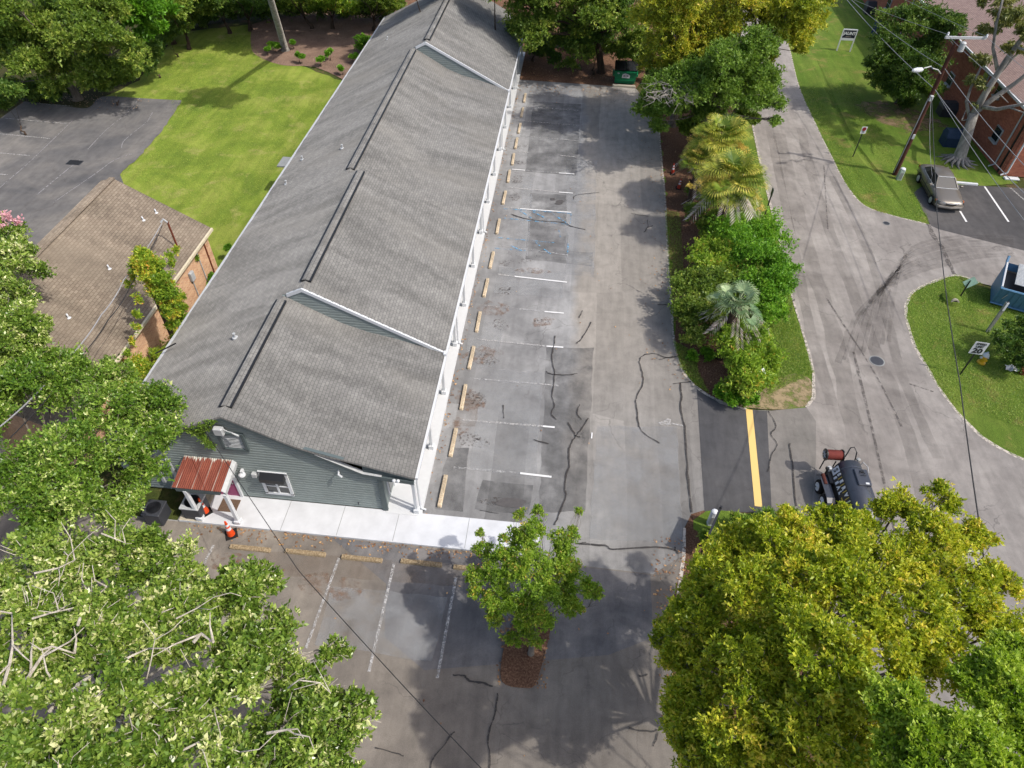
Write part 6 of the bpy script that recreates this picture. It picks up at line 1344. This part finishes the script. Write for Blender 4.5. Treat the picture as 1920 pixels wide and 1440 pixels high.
# hedge island: individual shrubs
sh = [([(1395, 470, 1.6, 56), (1435, 455, 1.4, 40), (1420, 500, 1.5, 44), (1370, 440, 1.2, 36)], 'bush', 9000, 'bright green shrub filling the island between the palms'),
      ([(1330, 480, 1.2, 34), (1345, 455, 1.2, 30), (1340, 505, 1.4, 34)], 'crape', 4600, 'olive shrub left of the bright green shrub on the island'),
      ([(1310, 540, 1.5, 46), (1290, 580, 1.3, 36), (1330, 590, 1.6, 40), (1300, 620, 1.0, 28), (1285, 530, 1.2, 24)], 'deep', 8000, 'dark dense shrub at the kerb left of the silver palm'),
      ([(1450, 540, 1.3, 34), (1465, 510, 1.0, 26), (1440, 580, 1.0, 28)], 'bush', 4200, 'leafy green shrub on the street side of the silver palm'),
      ([(1385, 650, 1.5, 40), (1420, 660, 1.5, 38), (1370, 690, 1.2, 34), (1405, 700, 1.4, 38), (1385, 730, .8, 26), (1440, 690, 1.0, 22)], 'crape', 8500, 'yellowish green shrub at the driveway end of the island'),
      ([(1352, 735, .45, 12), (1370, 745, .5, 14), (1400, 745, .5, 16)], 'bush', 1700, 'low weeds in front of the yellowish shrub by the driveway'),
      ([(1325, 425, 1.0, 20), (1345, 415, .9, 20)], 'deep', 2300, 'dark shrub under the nearer fruiting palm'),
      ([(1310, 360, 1.0, 20), (1305, 400, .9, 16)], 'deep', 2200, 'dark shrub left of the fruiting palms by the mulch'),
      ([(1350, 320, 1.6, 38), (1375, 380, 1.5, 36), (1340, 275, 1.8, 32), (1390, 340, 1.5, 30)], 'deep', 7000, 'shady shrub filling the ground under the fruiting palms'),
      ([(1325, 665, .3, 10), (1300, 668, .25, 8)], 'bush', 700, 'small weed patch on bare mulch by the kerb')]
for i, (q, lm, n_, lab) in enumerate(sh):
    lb = [lobe(k[0] + (14 if i == 2 else 0), k[1], k[2], k[3] * (1.1 if i == 2 else 1.22), .9) for k in q]; tree('shrub', lab, (lb[0][0], lb[0][1]), .25, lb, int(n_ * 1.3), lm, 200 + i, leaf=.1, r0=.05, bark='bark_d', cat='shrub', group='shrubs on the planted island', frac=.45, pc=10)
crn = [lobe(*k) for k in [(1895, 640, 1.3, 36), (1915, 620, 1.4, 34), (1905, 670, .9, 26), (1925, 660, 1.2, 36)]]
tree('bush', 'dark round bush at the right edge above the clay pot', (crn[1][0], crn[1][1]), .3, crn, 6500, 'dark', 230, leaf=.085, r0=.06, bark='bark_d', cat='bush')
bl_ = [lobe(*k) for k in [(1330, 1010, .5, 16), (1390, 985, .5, 22), (1440, 975, .5, 20), (1480, 970, .5, 16)]]
tree('shrub', 'low green groundcover at the driveway edge under the maple', (bl_[1][0], bl_[1][1]), .1, bl_, 4000, 'tuft', 232, leaf=.13, wid=.2, r0=.02, bark='bark_d', cat='shrub')

# palms
def palm(label, base, hub, n, rad, seed, lm='palm', dead=0, stalks=0, seg=20, trunk_r=.22):
    rs = np.random.RandomState(seed); t = empty('palm_tree', (*base, 0), label, 'palm'); hub = np.array(hub, float)
    b = MB(); b.tube([(*base, -.05), ((base[0] + hub[0]) / 2, (base[1] + hub[1]) / 2, hub[2] / 2), tuple(hub)], [trunk_r * 1.2, trunk_r, trunk_r], 12)
    for i in range(40):
        a = rs.uniform(0, 6.28); z_ = rs.uniform(.3, hub[2]); f = z_ / hub[2]; c = np.array([base[0] + (hub[0] - base[0]) * f, base[1] + (hub[1] - base[1]) * f, z_])
        b.tube([c + np.array([math.cos(a) * trunk_r * .8, math.sin(a) * trunk_r * .8, 0]), c + np.array([math.cos(a) * trunk_r * 1.7, math.sin(a) * trunk_r * 1.7, .22])], [.035, .02], 4)
    B1, D1, S1, L1, W1, T1 = [], [], [], [], [], []; pet = MB()
    B2, D2, S2, L2, W2, T2 = [], [], [], [], [], []
    for i in range(n + dead):
        isd = i >= n; az = i * 2.4 + rs.uniform(-.3, .3); el = rs.uniform(-.35, 1.15) if not isd else rs.uniform(-.55, 0)
        d0 = np.array([math.cos(az) * math.cos(el), math.sin(az) * math.cos(el), math.sin(el)])
        pl_ = rad * rs.uniform(.5, .95); p1 = hub + d0 * pl_ * .5 + [0, 0, .05]; p2 = hub + d0 * pl_ + [0, 0, -.12 * pl_]
        pet.tube([hub, p1, p2], [.03, .022, .016], 5)
        ax = unit(p2 - p1); sdv = unit(np.cross(ax, [0, 0, 1])); nrm = np.cross(sdv, ax)
        fr = rad * rs.uniform(.42, .62); tt = rs.uniform(.1, 1)
        if isd: fr *= 2.0
        for s_ in range(seg):
            th = (s_ / (seg - 1) - .5) * (3.9 if not isd else 1.2); ray = ax * math.cos(th) + sdv * math.sin(th) + nrm * (.12 + .2 * abs(math.sin(th)))
            ray = unit(ray); l1 = fr * .58 * (1 - .15 * abs(th) / 2); c1 = p2 + ray * l1 if not isd else p2 + ax * fr * s_ / seg
            dr2 = unit(ray + np.array([0, 0, -.75 if not isd else -.5])); w_ = fr * .1
            X = (B1, D1, S1, L1, W1, T1) if not isd else (B2, D2, S2, L2, W2, T2)
            sv = unit(np.cross(ray, nrm + rs.normal(size=3) * .25))
            if not isd:
                for lst, val in zip(X, (p2, ray, sv, l1 * 1.35, w_, tt * .8 + rs.uniform(-.1, .2))): lst.append(val)
                for lst, val in zip(X, (p2 + ray * l1 * 1.05, dr2, sv, fr * .5, w_ * .55, tt * .8 + rs.uniform(0, .3))): lst.append(val)
            else:
                for lst, val in zip(X, (c1, unit(ax * .5 + sdv * (1 if s_ % 2 else -1) * .6 + [0, 0, -.3]), sv, fr * .32, w_ * .4, rs.uniform(0, 1))): lst.append(val)
    b.build('trunk', M['bark_d'], t, smooth=True); pet.build('leaf_stalks', plain('palm_stalk_%d' % seed, (176, 184, 96) if lm == 'palm' else (170, 184, 140), .5, .3), t)
    A = lambda q: np.array(q, np.float32)
    leaf_mesh('fronds', A(B1), A(D1), A(S1), A(L1), A(W1), A(T1).clip(0, 1), LM[lm], t)
    if B2: leaf_mesh('dead_fronds', A(B2), A(D2), A(S2), A(L2), A(W2), A(T2), LM['dead'], t)
    if stalks:
        cs = []
        for i in range(stalks):
            az = rs.uniform(0, 6.28); r_ = rad * rs.uniform(.5, 1.25); c = hub + np.array([math.cos(az) * r_, math.sin(az) * r_, rs.uniform(-.2, .45)])
            for k in range(4): cs.append((*(hub + (c - hub) * (.6 + .2 * k) + [0, 0, -.08 * k * k]), .26, .26, .16))
        foliage('flower_stalks', cs, 420 * stalks, LM['gold2'], t, seed + 3, .05, per=4, wid=.6)
    return t
def pb(u, v_, z_): x, y = at(u, v_, z_); return (x, y, z_)
h1 = pb(1352, 262, 4.6); palm('farther fruiting cabbage palm with golden flower stalks on the island', (h1[0] + .1, h1[1] + .1), h1, 72, 1.5, 300, stalks=8, dead=6)
h2 = pb(1372, 335, 4.4); palm('nearer fruiting cabbage palm with drooping yellow tips on the island', (h2[0], h2[1] + .1), h2, 78, 1.55, 301, stalks=9, dead=14)
h4 = pb(1312, 305, 3.4); palm('small side palm hanging over the mulch left of the fruiting palms', (h4[0], h4[1] + .1), h4, 34, 1.2, 302, stalks=1, dead=4)
h3 = pb(1382, 572, 3.4); palm('silver green palm with a skirt of dead grey fronds above the shrubs', (h3[0], h3[1]), h3, 26, 1.05, 303, lm='palms', dead=16, seg=20)

# vines
vt = empty('vine_tower', (-13.2, 7.4, 0), 'old post smothered in green and orange vines between the two buildings', 'vine')
MB().tube([(-13.2, 7.4, 0), (-13.15, 7.5, 6.0)], .12, 8).build('post', M['bark_d'], vt)
vc = []
rs = np.random.RandomState(8)
for q in [(272, 485, 5.9, 22), (280, 505, 5.6, 30), (295, 525, 5.2, 32), (308, 548, 4.7, 32), (262, 500, 5.6, 20), (315, 565, 4.2, 22), (320, 590, 3.6, 18), (325, 610, 2.8, 14)]: vc.append(lobe(*q))
foliage('leaves', clumps_of([(q[0], q[1], q[2], q[3] * .78, q[4] * .78, q[5] * 1.3) for q in vc], rs, 14, .45), 9000, LM['vine'], vt, 44, .085, per=5, tintc=.3, tint0=.45)
foliage('hanging_stems', [lobe(u, v_, z_, 6, 1.6) for u, v_, z_ in [(258, 560, 4.6), (258, 590, 4.2), (256, 615, 3.6), (250, 640, 3.0), (240, 665, 2.6), (248, 520, 5), (240, 535, 4.6), (318, 480, 4.2), (322, 495, 4), (330, 470, 4)]], 1500, LM['vine'], vt, 45, .08, per=4)
for i, (q, lab) in enumerate([([(330, 640, 1.4, 24), (350, 650, 1.2, 20), (310, 660, 1.0, 26), (300, 690, .8, 22), (325, 680, .8, 20)], 'yellow green vine thicket in the gap between the buildings'), ([(250, 690, 1.6, 26), (225, 715, 1.4, 24), (275, 720, .8, 22)], 'vine thicket by the near corner of the brick house'),
                              ([(365, 490, 1.2, 10), (368, 485, 1.8, 8)], 'small vine clump above the meter on the tan brick wall'), ([(340, 580, 1.6, 14), (345, 600, 1.0, 16), (335, 560, 2.2, 12)], 'thin vines climbing the tan brick wall'), ([(430, 465, .8, 8), (402, 520, .4, 10), (395, 540, .4, 8)], 'weeds along the west wall of the grey building')]):
    lb = [lobe(*k) for k in q]; o = foliage('vine', clumps_of(lb, rs, 8, .45), 700 + int(sum(k[3] for k in q) * 32), LM['vine' if i != 4 else 'bush'], None, 50 + i, .085, per=4, loc=lb[0][:3], tint0=.55 if i < 2 else .3); tag(o, lab, 'vine')
gv = [(x_, -.16, z_, .16, .09, .12) for x_, z_ in [(-8.4, 4.3), (-8.1, 4.42), (-7.8, 4.58), (-7.5, 4.7), (-7.25, 4.85), (-7.0, 4.95), (-8.0, 4.2), (-7.7, 4.3), (-7.4, 4.45), (-7.75, 4.0), (-7.7, 3.8), (-7.62, 3.6), (-7.58, 3.4), (-8.7, 4.1), (-8.9, 4.0)]]
o = foliage('vine', gv, 900, LM['fresh'], None, 66, .07, per=4, loc=(-7.8, -.15, 4.2)); tag(o, 'green vine creeping along the gable edge of the grey building', 'vine')

# fallen leaves and tufts
rs = np.random.RandomState(12)
def scatter(name, pts, n, lm, leaf, kind='stuff', up=.1, wid=.6):
    base = np.array([(x, y, .03) for x, y in pts]); dr = unit(np.c_[rs.normal(size=(n, 2)), rs.uniform(0, up, n)]); sd_ = unit(np.cross(dr, unit(np.c_[rs.normal(size=(n, 2)) * .3, np.ones(n)])))
    L_ = leaf * rs.uniform(.6, 1.3, n); o = leaf_mesh(name, base.astype(np.float32), dr, sd_, L_, L_ * wid, rs.uniform(0, 1, n), LM[lm], None); o['kind'] = kind; return o
P_ = []
while len(P_) < 2600:
    k = rs.randint(9)
    if k == 0: P_.append((.22 + abs(rs.normal()) * .12, rs.uniform(0, 42)))
    elif k == 1: P_.append((rs.uniform(-9, 4), -1.5 - abs(rs.normal()) * .25))
    elif k == 2: P_.append((rs.uniform(-.5, 9.5), 42.6 - abs(rs.normal()) * 1.2))
    elif k == 3: P_.append((11.2 + rs.normal() * .9, rs.uniform(8, 38)))
    elif k == 4: P_.append((rs.uniform(0, 9), 44 + abs(rs.normal()) * 1.5))
    elif k == 5: P_.append((rs.uniform(9.4, 11), rs.uniform(-7, 0)))
    elif k == 6: P_.append((-33 + rs.normal() * 2.5, 34.2 + rs.normal() * .7))
    elif k == 7: P_.append((rs.uniform(3.9, 5.6), rs.uniform(-6.4, -4)))
    else: P_.append((rs.uniform(-9, 10), rs.uniform(-9, 30)) if rs.rand() < .35 else (rs.uniform(11, 14), rs.uniform(8, 30)))
scatter('fallen_leaves', P_, len(P_), 'litter', .1)
def inpoly(poly, n):
    poly = np.array(poly); out = []; lo = poly.min(0); hi = poly.max(0)
    while len(out) < n:
        q = rs.uniform(lo, hi, (n, 2)); c = np.zeros(n, bool); j = len(poly) - 1
        for i in range(len(poly)):
            with np.errstate(divide='ignore', invalid='ignore'):
                k = ((poly[i, 1] > q[:, 1]) != (poly[j, 1] > q[:, 1])) & (q[:, 0] < (poly[j, 0] - poly[i, 0]) * (q[:, 1] - poly[i, 1]) / (poly[j, 1] - poly[i, 1] + 1e-12) + poly[i, 0])
            c ^= k; j = i
        out += list(map(tuple, q[c]))
    return out[:n]
for nm, poly, n_ in [('grass_tufts', px((1440, 420), (1500, 620), (1525, 700), (1440, 740), (1430, 600), (1470, 560)), 26000), ('weed_tufts', px((1262, 640), (1300, 660), (1310, 700), (1330, 740), (1300, 718), (1276, 690)), 5000), ('weed_tufts', px((1246, 395), (1275, 400), (1282, 520), (1256, 540)), 6000), ('grass_tufts', px((300, 120), (460, 60), (520, 150), (640, 160), (520, 320), (430, 440), (240, 330), (330, 230)), 34000), ('grass_tufts', corner[:26] + [(33, 5), (33, 15)], 52000), ('grass_tufts', px((1745, 420), (1650, 400), (1590, 355), (1530, 235), (1500, 170), (1600, 150), (1700, 330)), 40000)]:
    scatter(nm, inpoly(poly, n_), n_, 'tuft', .09, up=1.6, wid=.16)
print('objects', len(bpy.data.objects))
